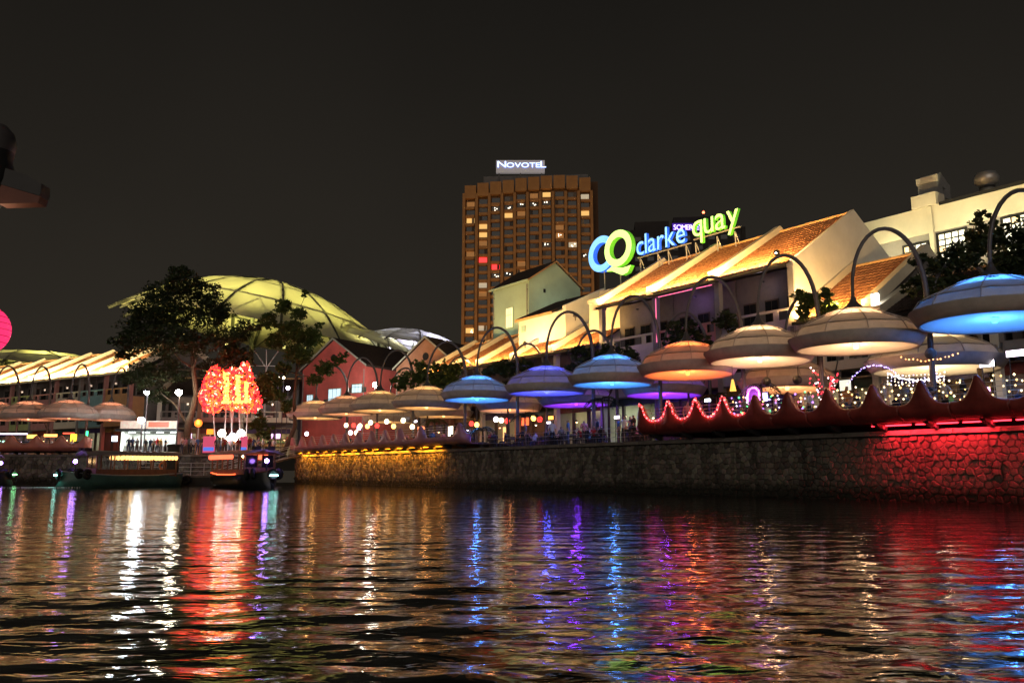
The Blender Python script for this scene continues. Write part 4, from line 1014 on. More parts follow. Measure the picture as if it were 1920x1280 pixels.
# ================================================================== TREES AND SHRUBS
def leaf_cloud(mb, centres, n, size, rg, mi=0):
    tot = sum(r ** 2.2 for _, r, *_ in centres)
    for c, r, *e in centres:
        sq = e[0] if e else .8; k = int(n * r ** 2.2 / tot)
        tw = [Vector((rg.gauss(0, 1), rg.gauss(0, 1), rg.gauss(0, 1))).normalized() * r * rg.uniform(.45, 1.08) for _ in range(max(4, k // 16))]
        for t_ in tw:
            t_.z *= sq
            for _ in range(16):
                p = Vector(c) + t_ + Vector((rg.gauss(0, .17), rg.gauss(0, .17), rg.gauss(0, .13))) * r * .75
                a = Vector((rg.gauss(0, 1), rg.gauss(0, 1), rg.gauss(0, .6))).normalized(); b = a.cross(Vector((rg.gauss(0, 1), rg.gauss(0, 1), rg.gauss(0, 1)))).normalized()
                s = size * rg.uniform(.6, 1.35)
                mb.add([p - a * s, p + b * s * .5, p + a * s, p - b * s * .5], [(0, 1, 2, 3)], mi)
def tree(name, label, base, trunk, limbs, clouds, n, leaf, m_l, group=None, seed=0, cat='tree'):
    rg = random.Random(seed); t = thing(name, label, cat, base, 0, group)
    MB().tube(trunk[0], trunk[1], 9).build('trunk', m_bark, t, smooth=True)
    for p, r in limbs: MB().tube(p, r, 6).build('limb', m_bark, t, smooth=True)
    mb = MB(); leaf_cloud(mb, clouds, n, leaf, rg); mb.build('crown', m_l, t)
    return t
def px_cloud(base, lst, Y, dy=1.2, seed=0):
    rg = random.Random(seed); out = []
    for px, py, r, *e in lst:
        p = at_d(px, py, Y + rg.uniform(-dy, dy)) - Vector(base); out.append((p, r * Y / F, *e))
    return out
def limb_to(base, p0, cl, rg, r0=.14):
    # each clump grows from the nearest wood already there, so branches fork instead of radiating
    L = []; nodes = [(Vector(p0), 0., r0)]
    for c in sorted(cl, key=lambda c: (Vector(c[0]) - p0).length):
        p = Vector(c[0]); k = min(range(len(nodes)), key=lambda i: (nodes[i][0] - p).length + .35 * nodes[i][1])
        q, dq, rq = nodes[k]; d = (p - q).length
        if d < .05: continue
        m1 = q.lerp(p, .35) + Vector((rg.uniform(-.12, .12), rg.uniform(-.12, .12), -.04)) * d; m2 = q.lerp(p, .72) + Vector((rg.uniform(-.1, .1), rg.uniform(-.1, .1), .05)) * d
        ra = max(.035, rq * .78); L.append(([q, m1, m2, p], [ra, ra * .85, ra * .65, max(.02, ra * .35)]))
        nodes += [(m1, dq + d * .35, ra * .85), (m2, dq + d * .72, ra * .65), (p, dq + d, ra * .4)]
    return L
rg_ = random.Random(5)
tb_ = at_d(350, 853, 93)
cl1 = px_cloud(tb_, [(340, 530, 34), (300, 555, 34), (380, 550, 34), (270, 590, 36), (330, 590, 40), (395, 590, 34), (418, 585, 22), (250, 630, 34), (300, 640, 40), (360, 640, 36), (235, 665, 20), (275, 700, 34), (240, 710, 18), (420, 640, 30), (445, 670, 30), (455, 620, 24), (480, 610, 12), (330, 695, 28), (395, 690, 24), (440, 715, 20), (215, 640, 12), (345, 508, 16), (300, 740, 22)], 93, 2.0, 1)
P0 = at_d(362, 690, 93) - tb_
trk = ([(0, 0, -.1), at_d(352, 800, 93) - tb_, at_d(368, 740, 93) - tb_, P0, at_d(355, 620, 93) - tb_], [.48, .38, .32, .26, .12])
lm = limb_to(tb_, P0, cl1, rg_, .16) + [([at_d(368, 745, 93) - tb_, at_d(400, 705, 92) - tb_, at_d(445, 670, 92) - tb_], [.2, .13, .05]), ([at_d(352, 800, 93) - tb_, at_d(330, 760, 93) - tb_, at_d(300, 735, 93) - tb_], [.22, .15, .05])]
tree('rain_tree', 'large dark spreading tree beside the street lamps', tb_, trk, lm, cl1, 26000, .19, m_leaf, seed=2)
tb2 = at_d(530, 852, 96)
cl2 = px_cloud(tb2, [(530, 575, 18), (560, 590, 16), (505, 600, 18), (545, 620, 24), (580, 635, 24), (515, 640, 18), (600, 610, 9), (560, 665, 24), (610, 690, 18), (635, 675, 13), (590, 710, 14), (530, 690, 14), (645, 665, 8), (505, 715, 22), (490, 745, 18), (540, 760, 14), (570, 550, 9), (520, 740, 16), (470, 720, 12), (535, 765, 10)], 96, 1.6, 2)
P2 = at_d(556, 700, 96) - tb2
trk2 = ([(0, 0, -.1), at_d(553, 800, 96) - tb2, at_d(552, 755, 96) - tb2, P2, at_d(558, 640, 96) - tb2], [.3, .24, .2, .15, .06])
tree('street_tree', 'slim leafy tree standing before the red gabled house', tb2, trk2, limb_to(tb2, P2, cl2, rg_, .11), cl2, 17000, .17, m_leaf2, seed=4)
def shrub(label, px, py, Y, lst, n, leaf, m_l, ground, seed, name='shrub', trunk_r=.12):
    base = at_d(px, py, Y); base.z = ground
    cl = px_cloud(base, lst, Y, 1.0, seed); top = Vector(cl[0][0])
    low = Vector((0, 0, -.05)); fork = low.lerp(top, .55)
    return tree(name, label, base, ([low, low.lerp(top, .3), fork], [trunk_r, trunk_r * .85, trunk_r * .6]), limb_to(base, fork, cl, rg_, trunk_r * .5), cl, n, leaf, m_l, seed=seed)
def qpx(px, t): s, z = QF.qt(px, 700, t); return QF.P(s, t, GZ).y
shrub('dark bushy tree between the brown gable and the amber umbrellas', 805, 720, qpx(805, 7), [(800, 700, 26), (770, 710, 24), (835, 700, 26), (855, 690, 18), (750, 722, 18), (820, 722, 24), (785, 685, 14), (845, 718, 20)], 4200, .2, m_leaf2, GZ, 31, 'bushy_tree')
shrub('dark tree behind the light blue umbrella under the tall shophouse', 1140, 700, qpx(1140, 8), [(1140, 665, 22), (1090, 668, 22), (1180, 668, 20), (1115, 680, 22), (1160, 690, 20), (1075, 690, 14), (950, 690, 0.1)], 3600, .17, m_leaf, GZ, 32, 'bushy_tree')
shrub('small dark tree rising between the light and violet blue umbrellas', 955, 700, qpx(955, 7.5), [(950, 690, 20), (925, 695, 16), (980, 688, 18), (910, 700, 10)], 1800, .18, m_leaf, GZ, 37, 'bushy_tree')
shrub('leafy tree in front of the pink neon verandah', 1290, 660, qpx(1290, 9.5), [(1285, 625, 22), (1315, 640, 20), (1262, 612, 16), (1360, 600, 20), (1335, 655, 16), (1255, 640, 14), (1300, 605, 10), (1375, 615, 14)], 3000, .15, m_leaf, GZ, 33, 'bushy_tree')
shrub('leafy tree at the foot of the white gable', 1530, 600, qpx(1530, 9.5), [(1525, 565, 24), (1500, 552, 16), (1560, 580, 22), (1585, 590, 18), (1505, 585, 18), (1548, 552, 14), (1650, 575, 14), (1610, 585, 12)], 3600, .13, m_leaf2, GZ, 34, 'bushy_tree')
shrub('big dark tree covering the cream building behind the sky blue umbrella', 1830, 560, qpx(1830, 10.5), [(1810, 480, 40), (1850, 440, 40), (1900, 470, 50), (1760, 510, 36), (1730, 540, 30), (1880, 520, 46), (1950, 430, 50), (1790, 540, 34), (1700, 545, 16), (1840, 405, 18), (1720, 490, 20), (1960, 520, 60)], 9500, .16, m_leaf, GZ, 35, 'bushy_tree', .2)
shrub('low tree behind the kiosk end of the salmon umbrellas', 105, 790, 101, [(80, 768, 12), (100, 770, 14), (125, 765, 12), (165, 778, 14), (185, 785, 12), (55, 772, 8)], 1800, .2, m_leaf, GZ, 36, 'bushy_tree')
shrub('small green tree behind the red light sculpture poles', 490, 810, 98, [(487, 790, 14), (475, 800, 12), (500, 805, 12), (495, 815, 14), (483, 775, 8)], 1500, .2, m_leaf2, GZ, 38, 'bushy_tree')

# ================================================================== RED LIGHT SCULPTURE
sb_ = at_d(432, 853, 90)
sc_t = thing('light_sculpture', 'glowing red and orange tree of lights with two yellow columns on thin poles', 'sculpture', sb_)
rg2 = random.Random(9)
def sp_(px, py, dy=0.): return at_d(px, py, 90 + dy) - sb_
for bx, tx in ((405, 398), (420, 425), (438, 432), (450, 447), (462, 466), (430, 440)):
    MB().tube([Vector((sp_(bx, 853).x, rg2.uniform(-.4, .4), 0)), sp_(tx, 740)], [.07, .05], 6).build('pole', m_chrome, sc_t)
outline = [(372, 742), (380, 720), (386, 700), (395, 688), (405, 683), (418, 694), (432, 690), (448, 690), (455, 678), (466, 680), (474, 705), (482, 725), (492, 752), (488, 768), (470, 776), (440, 770), (420, 766), (400, 777), (382, 772)]
def inside(x, y):
    c = False; n = len(outline); j = n - 1
    for i in range(n):
        xi, yi = outline[i]; xj, yj = outline[j]
        if (yi > y) != (yj > y) and x < (xj - xi) * (y - yi) / (yj - yi) + xi: c = not c
        j = i
    return c
cl_m = [MB(), MB(), MB()]; k = 0
while k < 2000:
    x, y = rg2.uniform(368, 495), rg2.uniform(676, 780)
    if not inside(x, y): continue
    k += 1
    depth = 1.6 * math.sqrt(max(0, 1 - ((x - 432) / 66) ** 2)); dy = rg2.uniform(-depth, depth)
    p = sp_(x, y, dy); q = rg2.random()
    edge = abs(x - 432) > 44 or y < 700
    mi = 0 if (q < (.80 if edge else .52)) else 1 if q < .95 else 2
    r = rg2.uniform(.11, .20)
    a = Vector((rg2.gauss(0, 1), rg2.gauss(0, 1), rg2.gauss(0, 1))).normalized()
    cl_m[mi].add([p + a * r * 1.5, p + Vector((r * .5, 0, r * .3)), p - a * r * 1.2, p + Vector((-r * .5, .03, -r * .3)), p + Vector((0, r * .6, 0))], [(0, 1, 2), (0, 2, 3), (0, 1, 4), (1, 2, 4), (2, 3, 4), (3, 0, 4)])
for mb, nm, m_, es in ((cl_m[0], 'red_petals', glow('sculpt_red', (1, .02, .028), 3.4), 1), (cl_m[1], 'orange_petals', glow('sculpt_orange', (1, .13, .015), 3.4), 1), (cl_m[2], 'white_bulbs', glow('sculpt_pale', (1, .62, .38), 3.8), 1)):
    tag(mb.build(nm, m_, sc_t), kind='stuff')
for (x0, x1, y0, y1) in ((419, 429, 697, 755), (442, 450, 702, 755), (459, 465, 716, 754)):
    mb = MB()
    for i in range(130):
        x, y = rg2.uniform(x0, x1), rg2.uniform(y0, y1); mb.octa(sp_(x, y, rg2.uniform(-1.8, -1.4)), rg2.uniform(.07, .12))
    for i in range(26): mb.octa(sp_(rg2.uniform(x0 - 5, x1 + 5), y1 + rg2.uniform(-3, 1), -1.7), .09)
    tag(mb.build('yellow_column', glow('sculpt_yellow', (1, .60, .10), 3.0), sc_t), kind='stuff')
MB().tube([sp_(400, 742), sp_(432, 748), sp_(466, 742)], .06, 6).build('cross_bar', m_chrome, sc_t)
for px, py, r, m_ in ((416, 812, .42, glow('globe_white', (1, .9, .75), 12)), (452, 812, .42, glow('globe_white', (1, .9, .75), 12)), (436, 818, .38, glow('globe_blue', (.6, .7, 1), 12)), (428, 822, .25, glow('globe_white', (1, .9, .75), 12)), (442, 823, .25, glow('globe_white', (1, .9, .75), 12))):
    MB().ball(sp_(px, py, -1.2), r, 12, 8).build('globe_lamp', m_, sc_t, smooth=True)
    p = sp_(px, py, -1.2); MB().tube([(p.x, p.y, 0), (p.x, p.y, p.z - r * .9)], .04, 6).build('globe_post', m_chrome, sc_t)
lamp('POINT', sc_t, tuple(sp_(432, 730, -2.4)), 260, (1, .12, .03), .9)

# ================================================================== STREET LAMPS, KIOSK, SIGNS ON THE FAR PROMENADE
def street_lamp(px, py, Y, label, watt, es, col, r=.26, arm=0.):
    p = at_d(px, py, Y); h = p.z - GZ
    t = thing('street_lamp', label, 'street lamp', (p.x, p.y, GZ), 0, 'street lamps on the promenade')
    MB().tube([(0, .25, 0), (0, .25, h * .5), (0, .25, h + .3)], [.11, .09, .06], 10).build('post', m_steel, t)
    MB().lathe([(.22, 0), (.22, .35), (.12, .5)], 12, (0, .25, 0)).build('base', m_steel, t)
    MB().tube([(0, .25, h + .3), (0, .1, h + .4), (0, 0, h + .25)], .04, 6).build('arm', m_steel, t)
    MB().lathe([(.06, .42), (.24, .25), (.3, .1), (.28, .06)], 14, (0, 0, h)).build('shade', m_dark, t)
    MB().ball((0, 0, h), r, 12, 8).build('bulb', glow('street_bulb_%d' % px, col, es), t, smooth=True)
    lamp('POINT', t, (0, 0, h - .02), watt, col, r * 1.02)
    return t
street_lamp(335, 735, 90, 'street lamp with warm white bulb under the big tree', 700, 150, (1, .88, .64), .34)
street_lamp(275, 735, 91, 'street lamp with cool white bulb beside the kiosk', 400, 110, (.82, .92, 1), .25)
street_lamp(265, 787, 88.5, 'short lamp with glaring white bulb in front of the kiosk', 520, 130, (.88, .96, 1), .34)
kb = at_d(224, 850, 92); KW = at_d(330, 850, 92).x - kb.x
ks = thing('kiosk', 'small ticket kiosk with dark awning and bright white interior', 'kiosk', (kb.x, kb.y, GZ))
MB().box(0, KW, 2.6, 2.75, 0, 2.6).build('back_wall', m_white, ks)
for x in (0, KW - .15): MB().box(x, x + .15, 0, 2.6, 0, 2.6).build('side_wall', m_white, ks)
MB().box(-.3, KW + .3, -.9, 3.0, 2.62, 2.85).build('awning', m_dark, ks)
MB().box(0, KW, -.3, -.1, 2.9, 3.75).build('fascia', mat('fascia_cream', (.7, .6, .5), .6, emit=(1, .7, .55), es=.35), ks)
MB().box(KW * .5, KW * .86, -.36, -.305, 3.05, 3.65).build('red_sign_panel', glow('kiosk_red', (1, .12, .06), .8), ks)
MB().box(.3, KW - .3, .3, .7, 0, 1.0).build('counter', m_grey, ks)
for i in range(4): MB().box(-.35, .35, -.1, .1, 0, .06).build('tube_lamp', glow('kiosk_tube', (.86, 1, .95), 9), ks, (KW * (i + .5) / 4, 1.0, 2.5))
lamp('AREA', ks, (KW / 2, 1.3, 2.45), 230, (.88, 1, .95), KW * .8, (KW / 2, 1.3, 0), sizey=1.6)
MB().box(.1, .35, -.05, .0, .2, 2.5).build('light_column', glow('kiosk_column', (.9, 1, .85), 3), ks)
def lolly(px, py, label, col, Y=90, w=.5, h=.5, round_=True):
    p = at_d(px, py, Y); t = thing('sign_post', label, 'sign', (p.x, p.y, GZ)); z = p.z - GZ
    MB().tube([(0, .06, 0), (0, .06, z)], .05, 8).build('post', m_chrome, t)
    if round_:
        m_ = MB(); m_.lathe([(.02, -.06), (w, -.06), (w, .06), (.02, .06)], 20); o = m_.build('sign_disc', glow('sign_%d' % px, col, 2.2), t, (0, 0, z)); o.rotation_euler = (R(90), 0, 0)
        MB().box(-.12, .12, -.1, -.065, -.12, .3).build('sign_mark', glow('sign_mark', (1, .75, .1), 2.5), t, (0, 0, z))
    else: MB().box(-w, w, -.06, .06, -h, h).build('sign_board', glow('sign_%d' % px, col, 2.0), t, (0, 0, z))
lolly(372, 793, 'round glowing orange sign on a white post by the big tree', (1, .22, .02), 91, .42)
lolly(394, 809, 'small rectangular orange lit sign beside the red light sculpture', (1, .25, .02), 91, .36, .28, False)
for px, lab, w in ((391, 'pink and blue lit standing banner by the boat landing', .62), (456, 'pink lit standing banner on the other side of the globe lamps', .38)):
    p = at_d(px, 850, 88.5); t = thing('lit_banner', lab, 'banner', (p.x, p.y, GZ))
    MB().box(-w, w, -.1, .1, .15, 1.9).build('banner_box', glow('banner_pink', (1, .12, .25), .55), t)
    MB().box(-w, w, -.12, .12, 0, .15).build('foot', m_dark, t)
    MB().box(-w * .9, w * .9, -.13, -.102, .35, .75).build('banner_stripe', glow('banner_blue', (.12, .25, 1), .8), t)

# ================================================================== LANDING: pontoon, pile, gangway
pA = at_d(262, 892, 80); pB = at_d(372, 892, 80)
pt = thing('pontoon', 'grey floating landing pontoon with railings between the boats', 'pontoon', (pA.x, 80, 0))
PW = pB.x - pA.x + 2.2
MB().box(-.4, PW, 0, 4.0, -.3, .75).build('float', m_hull, pt)
MB().box(-.5, PW + .1, -.08, 4.1, .75, .95).build('pontoon_deck', m_coping, pt)
for i in range(7):
    x = -.2 + i * PW / 6.2
    MB().tube([(x, .05, .95), (x, .05, 2.15)], .035, 6).build('rail_post', m_chrome, pt)
for z in (1.35, 1.75, 2.13): MB().tube([(-.2, .05, z), (PW - .4, .05, z)], .028, 6).build('rail', m_chrome, pt)
ty = MB(); ty.lathe([(.28 + .17 * math.cos(a), .17 * math.sin(a)) for a in np.linspace(0, 2 * math.pi, 11)], 18)
TY = ty.mesh('tyre', m_tyre, True)
for x in (1.4, 4.6): o = link('tyre', TY, pt, (x, -.22, .55)); o.rotation_euler = (R(90), 0, 0)
lr = at_d(305, 873, 79.8); lb = thing('life_ring', 'orange life ring hanging on the pontoon rail beside the pile', 'life ring', (lr.x, 79.82, lr.z - .35))
m_ = MB(); m_.lathe([(.30 + .09 * math.cos(a), .09 * math.sin(a)) for a in np.linspace(0, 2 * math.pi, 9)], 20); o = m_.build('ring', mat('life_ring_orange', (.75, .2, .04), .5), lb, (0, 0, .35), smooth=True); o.rotation_euler = (R(90), 0, 0)
m_ = MB(); m_.tube([(.42 * math.cos(a), 0, .35 + .42 * math.sin(a)) for a in np.linspace(0, 2 * math.pi, 17)], .012, 5, cap=False); m_.build('grab_rope', m_chrome, lb)
pl_ = at_d(322, 900, 79.0); ph = at_d(322, 832, 79.0).z
pi_ = thing('mooring_pile', 'thick dark mooring pile standing in front of the pontoon', 'pile', (pl_.x, 79.0, -.6))
MB().lathe([(.55, 0), (.55, ph + .3), (.62, ph + .35), (.62, ph + .55), (.1, ph + .62)], 18).build('pile_shaft', mat('pile_concrete', (.05, .045, .038), .9, noise=.4, scale=2, bump=.3), pi_)
MB().lathe([(.57, 1.4), (.66, 1.45), (.66, 1.6), (.57, 1.65)], 18).build('guide_ring', m_steel, pi_)
gw = thing('gangway', 'sloping railed gangway from the pontoon up to the promenade', 'gangway', (pA.x + 6.0, 84.5, .95))
gv = Vector((6.2, 7.0, 2.2)); gs = Vector((-.75, .66, 0)) * .8
for sg_ in (-1, 1):
    o0 = gs * sg_
    for z in (.5, 1.05): MB().tube([o0 + Vector((0, 0, z)), o0 + gv + Vector((0, 0, z))], .03, 6).build('rail', m_chrome, gw)
    for i in range(6): p = o0 + gv * (i / 5); MB().tube([p, p + Vector((0, 0, 1.06))], .03, 6).build('rail_post', m_chrome, gw)
mb = MB(); mb.add([gs, -gs, -gs + gv, gs + gv, gs - Vector((0, 0, .15)), -gs - Vector((0, 0, .15)), -gs + gv - Vector((0, 0, .15)), gs + gv - Vector((0, 0, .15))], [(0, 1, 2, 3), (7, 6, 5, 4), (0, 4, 5, 1), (1, 5, 6, 2), (2, 6, 7, 3), (3, 7, 4, 0)]); mb.build('walkway', m_steel, gw)

# ================================================================== BUMBOATS
def bumboat(label, bow, ang, Lb, mh, lant, ledc, bowc, seed=0, cabin=True):
    """local x runs from stern (0) to bow (Lb)."""
    t = thing('river_boat', label, 'boat', bow, ang); rg = random.Random(seed)
    N = 18; rows = []
    for i in range(N + 1):
        u = i / N; x = -Lb + Lb * u
        wd_ = 1.55 * (1 - .25 * (1 - u) ** 3 - (max(0, u - .62) / .38) ** 2.4 * .88)
        sh = 1.0 + .55 * max(0, u - .55) ** 1.6 * 2.2 + .25 * max(0, .25 - u) * 3
        rows.append([(x, -wd_, sh), (x, -wd_ * .98, sh * .55), (x + (.35 * u), -wd_ * .72, .0), (x, 0, -.35), (x + (.35 * u), wd_ * .72, .0), (x, wd_ * .98, sh * .55), (x, wd_, sh)])
    m = 7; v = [p for r in rows for p in r]
    f = [(i * m + k, (i + 1) * m + k, (i + 1) * m + k + 1, i * m + k + 1) for i in range(N) for k in range(m - 1)] + [tuple(range(m)), tuple(range(N * m, (N + 1) * m))[::-1]]
    mb = MB(); mb.add(v, f); hull = mb.build('hull', mh, t, smooth=True)
    f2 = [(i * m, i * m + 6, (i + 1) * m + 6, (i + 1) * m) for i in range(N)]
    mb = MB(); mb.add([(p[0], p[1] * .97, p[2] - .12) for p in v], f2); mb.build('boat_deck', m_deckw, t)
    for sd in (0, 6):
        MB().tube([rows[i][sd] for i in range(N + 1)], .055, 6).build('gunwale', m_lsteel if ledc is None else m_deckw, t)
    # eyes-and-tyres bow
    for sd in (-1, 1):
        for k in (2, 3):
            r = rows[N - k][6 if sd > 0 else 0]; o = link('tyre', TY, t, (r[0], r[1] + sd * .1, r[2] - .05)); o.rotation_euler = (R(90), 0, sd * .5)
    o = link('tyre', TY, t, (.22, 0, 1.1)); o.rotation_euler = (0, R(90), 0)
    # cabin
    x0, x1 = -Lb * .93, -Lb * .24
    n = 7
    for i in range(n):
        x = x0 + (x1 - x0) * i / (n - 1)
        for sd in (-1, 1): MB().box(x - .05, x + .05, sd * 1.25 - .05, sd * 1.25 + .05, .9, 2.75).build('cabin_post', m_deckw, t)
    for sd in (-1, 1): MB().box(x0, x1, sd * 1.25 - .04, sd * 1.25 + .04, .95, 1.5).build('cabin_side', m_deckw, t)
    MB().box(x1 - .04, x1 + .04, -1.2, 1.2, .95, 1.6).build('cabin_front', m_deckw, t)
    rf = MB(); rf.prism_x([(-1.6, 2.72), (-1.1, 2.95), (0, 3.08), (1.1, 2.95), (1.6, 2.72), (1.6, 2.66), (0, 2.98), (-1.6, 2.66)], x0 - .4, x1 + .9); rf.build('cabin_roof', mat('boat_roof', (.20, .19, .18), .6, noise=.2), t)
    for sd in (-1, 1):
        MB().box(x1 + .3, x1 + .9, sd * .55 - .28, sd * .55 + .28, 3.0, 3.28).build('roof_locker', m_dark, t)
    MB().box(x1 - .06, x1 + .0, -1.15, -.2, 1.65, 2.6).build('windscreen', m_glass, t); MB().box(x1 - .06, x1, .2, 1.15, 1.65, 2.6).build('windscreen', m_glass, t)
    lm_ = {'gold': glow('lantern_gold', (1, .52, .16), 2.4), 'red': glow('lantern_red', (1, .14, .06), 2.4)}[lant]
    la = MB(); la.lathe([(.02, -.2), (.1, -.18), (.17, 0), (.1, .18), (.02, .2)], 10); LM = la.mesh('lantern', lm_, True)
    q = 16
    for sd in (-1, 1):
        for i in range(q): link('lantern', LM, t, (x0 + (x1 - x0) * .72 * (i + .5) / q, sd * 1.5, 2.5))
        MB().tube([(x0, sd * 1.5, 2.70), (x1, sd * 1.5, 2.70)], .02, 5).build('lantern_rail', m_dark, t)
    if ledc:
        for sd, i0 in ((0, 1), (6, 1)):
            MB().tube([(p[0], p[1] * 1.03, p[2] + .08) for p in [rows[i][sd] for i in range(i0, 13)]], .045, 6).build('light_strip', glow('boat_led_%s' % label[:4], ledc, 4), t)
    for i in range(4):
        x = x0 + (x1 - x0) * (i + .6) / 4.6; MB().box(-.35, .35, -.9, .9, 1.25, 1.33).build('bench', m_deckw, t, (x, 0, 0))
    MB().ball(((x0 + x1) / 2, 0, 2.55), .1, 8, 6).build('cabin_lamp', glow('cabin_lamp', (1, .7, .3), 14), t)
    lamp('POINT', t, ((x0 + x1) / 2, 0, 2.4), 22, (1, .66, .3), .12)
    # bow lamp and its glow on the hull and water
    MB().ball((-1.0, 0, 2.15), .17, 10, 8).build('bow_lamp', glow('bow_violet', (.42, .2, 1), 34), t, smooth=True)
    MB().tube([(-1.0, 0, .95), (-1.0, 0, 2.0)], .05, 6).build('bow_post', m_dark, t)
    lamp('POINT', t, (-.86, 0, 2.15), 40, (.42, .2, 1), .18)
    MB().box(.36, .48, -.32, .32, .98, 1.07).build('stem_lamp', glow('stem_%s' % label[:4], bowc, 16), t)
    lamp('SPOT', t, (.95, 0, 1.2), 70, bowc, .15, (.2, 0, .3), spot=R(120))
    # small mast
    MB().tube([(x0 + 1.0, 0, 3.0), (x0 + 1.0, 0, 4.0)], .03, 5).build('mast', m_chrome, t)
    return t
bw = on_z(92, 914, 0)
bumboat('wooden river boat with gold lanterns and a green lit bow', (bw.x + .9, bw.y, 0), math.atan2(-6.6, -6.9), 9.6, m_hullg, 'gold', None, (.35, 1, .85), 1)
b2 = on_z(508, 916, 0)
bumboat('wooden river boat with red lanterns and red light strip along its side', (b2.x, b2.y, 0), math.atan2(-6.6, 5.6), 9.8, m_hull, 'red', (1, .10, .03), (.65, .6, 1), 2)
b3 = on_z(42, 909, 0)
bumboat('moored river boat with orange light strip, mostly out of view', (b3.x - 1.3, b3.y, 0), math.atan2(.6, 8), 10, m_hull, 'gold', (1, .3, .1), (.3, 1, .4), 3)
# foam curling off the green bow
fm = MB(); rgf = random.Random(2)
for i in range(260):
    a = rgf.uniform(-1, 1); p = Vector((bw.x + rgf.gauss(-.4, 1.3), bw.y - .5 + rgf.gauss(0, .35), .03)); fm.octa(p, rgf.uniform(.02, .06))
tag(fm.build('foam', mat('foam_white', (.8, .8, .85), .9, noise=0)), 'white bow foam on the water', None, kind='stuff')

# ================================================================== PEOPLE
def person_mesh(name, J, bones, rad):
    """one continuous skin over a posed skeleton; J joint -> position, bones (a, b, zone)."""
    names = list(J); idx = {n: i for i, n in enumerate(names)}
    me = bpy.data.meshes.new('tmp'); me.from_pydata([J[n] for n in names], [(idx[a], idx[b]) for a, b, _ in bones], [])
    o = bpy.data.objects.new('tmp', me); COL.objects.link(o)
    o.modifiers.new('skin', 'SKIN')
    sv = me.skin_vertices[0].data
    for n in names:
        r = rad[n]; sv[idx[n]].radius = r if isinstance(r, tuple) else (r, r); sv[idx[n]].use_root = (n == 'pelvis')
    sub = o.modifiers.new('sub', 'SUBSURF'); sub.levels = 1; sub.render_levels = 1
    dg = bpy.context.evaluated_depsgraph_get(); out = bpy.data.meshes.new_from_object(o.evaluated_get(dg))
    bpy.data.objects.remove(o); bpy.data.meshes.remove(me); out.name = name
    segs = [(Vector(J[a]), Vector(J[b]), z) for a, b, z in bones]
    hd, ht_ = Vector(J['head']), Vector(J['crown']); fwd = Vector(J['nose']) - hd; fwd.z = 0; fwd.normalize()
    out.materials.clear()
    for _ in range(5): out.materials.append(None)     # skin, shirt, trousers, hair, shoes
    for p in out.polygons:
        c = p.center; best = (9, 0)
        for a, b, z in segs:
            ab = b - a; k = max(0, min(1, (c - a).dot(ab) / ab.length_squared)); d = (c - (a + ab * k)).length
            if d < best[0]: best = (d, z)
        z = best[1]
        if z == 9:
            rel = c - hd; z = 3 if (rel.z > .07 or rel.dot(fwd) < .01) else 0
        p.material_index = z
    out.polygons.foreach_set('use_smooth', [True] * len(out.polygons))
    return out
RADI = dict(pelvis=(.15, .12), waist=(.14, .105), chest=(.165, .115), neck=(.055, .055), head=(.085, .095), crown=(.07, .08), nose=(.03, .03))
for sd in 'lr':
    RADI.update({'sh' + sd: (.062, .062), 'el' + sd: (.045, .045), 'wr' + sd: (.032, .032), 'pa' + sd: (.038, .022), 'fi' + sd: (.016, .014), 'th' + sd: (.012, .012),
                 'hi' + sd: (.088, .09), 'kn' + sd: (.06, .06), 'an' + sd: (.042, .045), 'to' + sd: (.042, .03)})
BONES = [('pelvis', 'waist', 1), ('waist', 'chest', 1), ('chest', 'neck', 1), ('neck', 'head', 0), ('head', 'crown', 9), ('head', 'nose', 0)]
for sd in 'lr':
    BONES += [('chest', 'sh' + sd, 1), ('sh' + sd, 'el' + sd, 1), ('el' + sd, 'wr' + sd, 0), ('wr' + sd, 'pa' + sd, 0), ('pa' + sd, 'fi' + sd, 0), ('pa' + sd, 'th' + sd, 0),
              ('pelvis', 'hi' + sd, 2), ('hi' + sd, 'kn' + sd, 2), ('kn' + sd, 'an' + sd, 2), ('an' + sd, 'to' + sd, 4)]
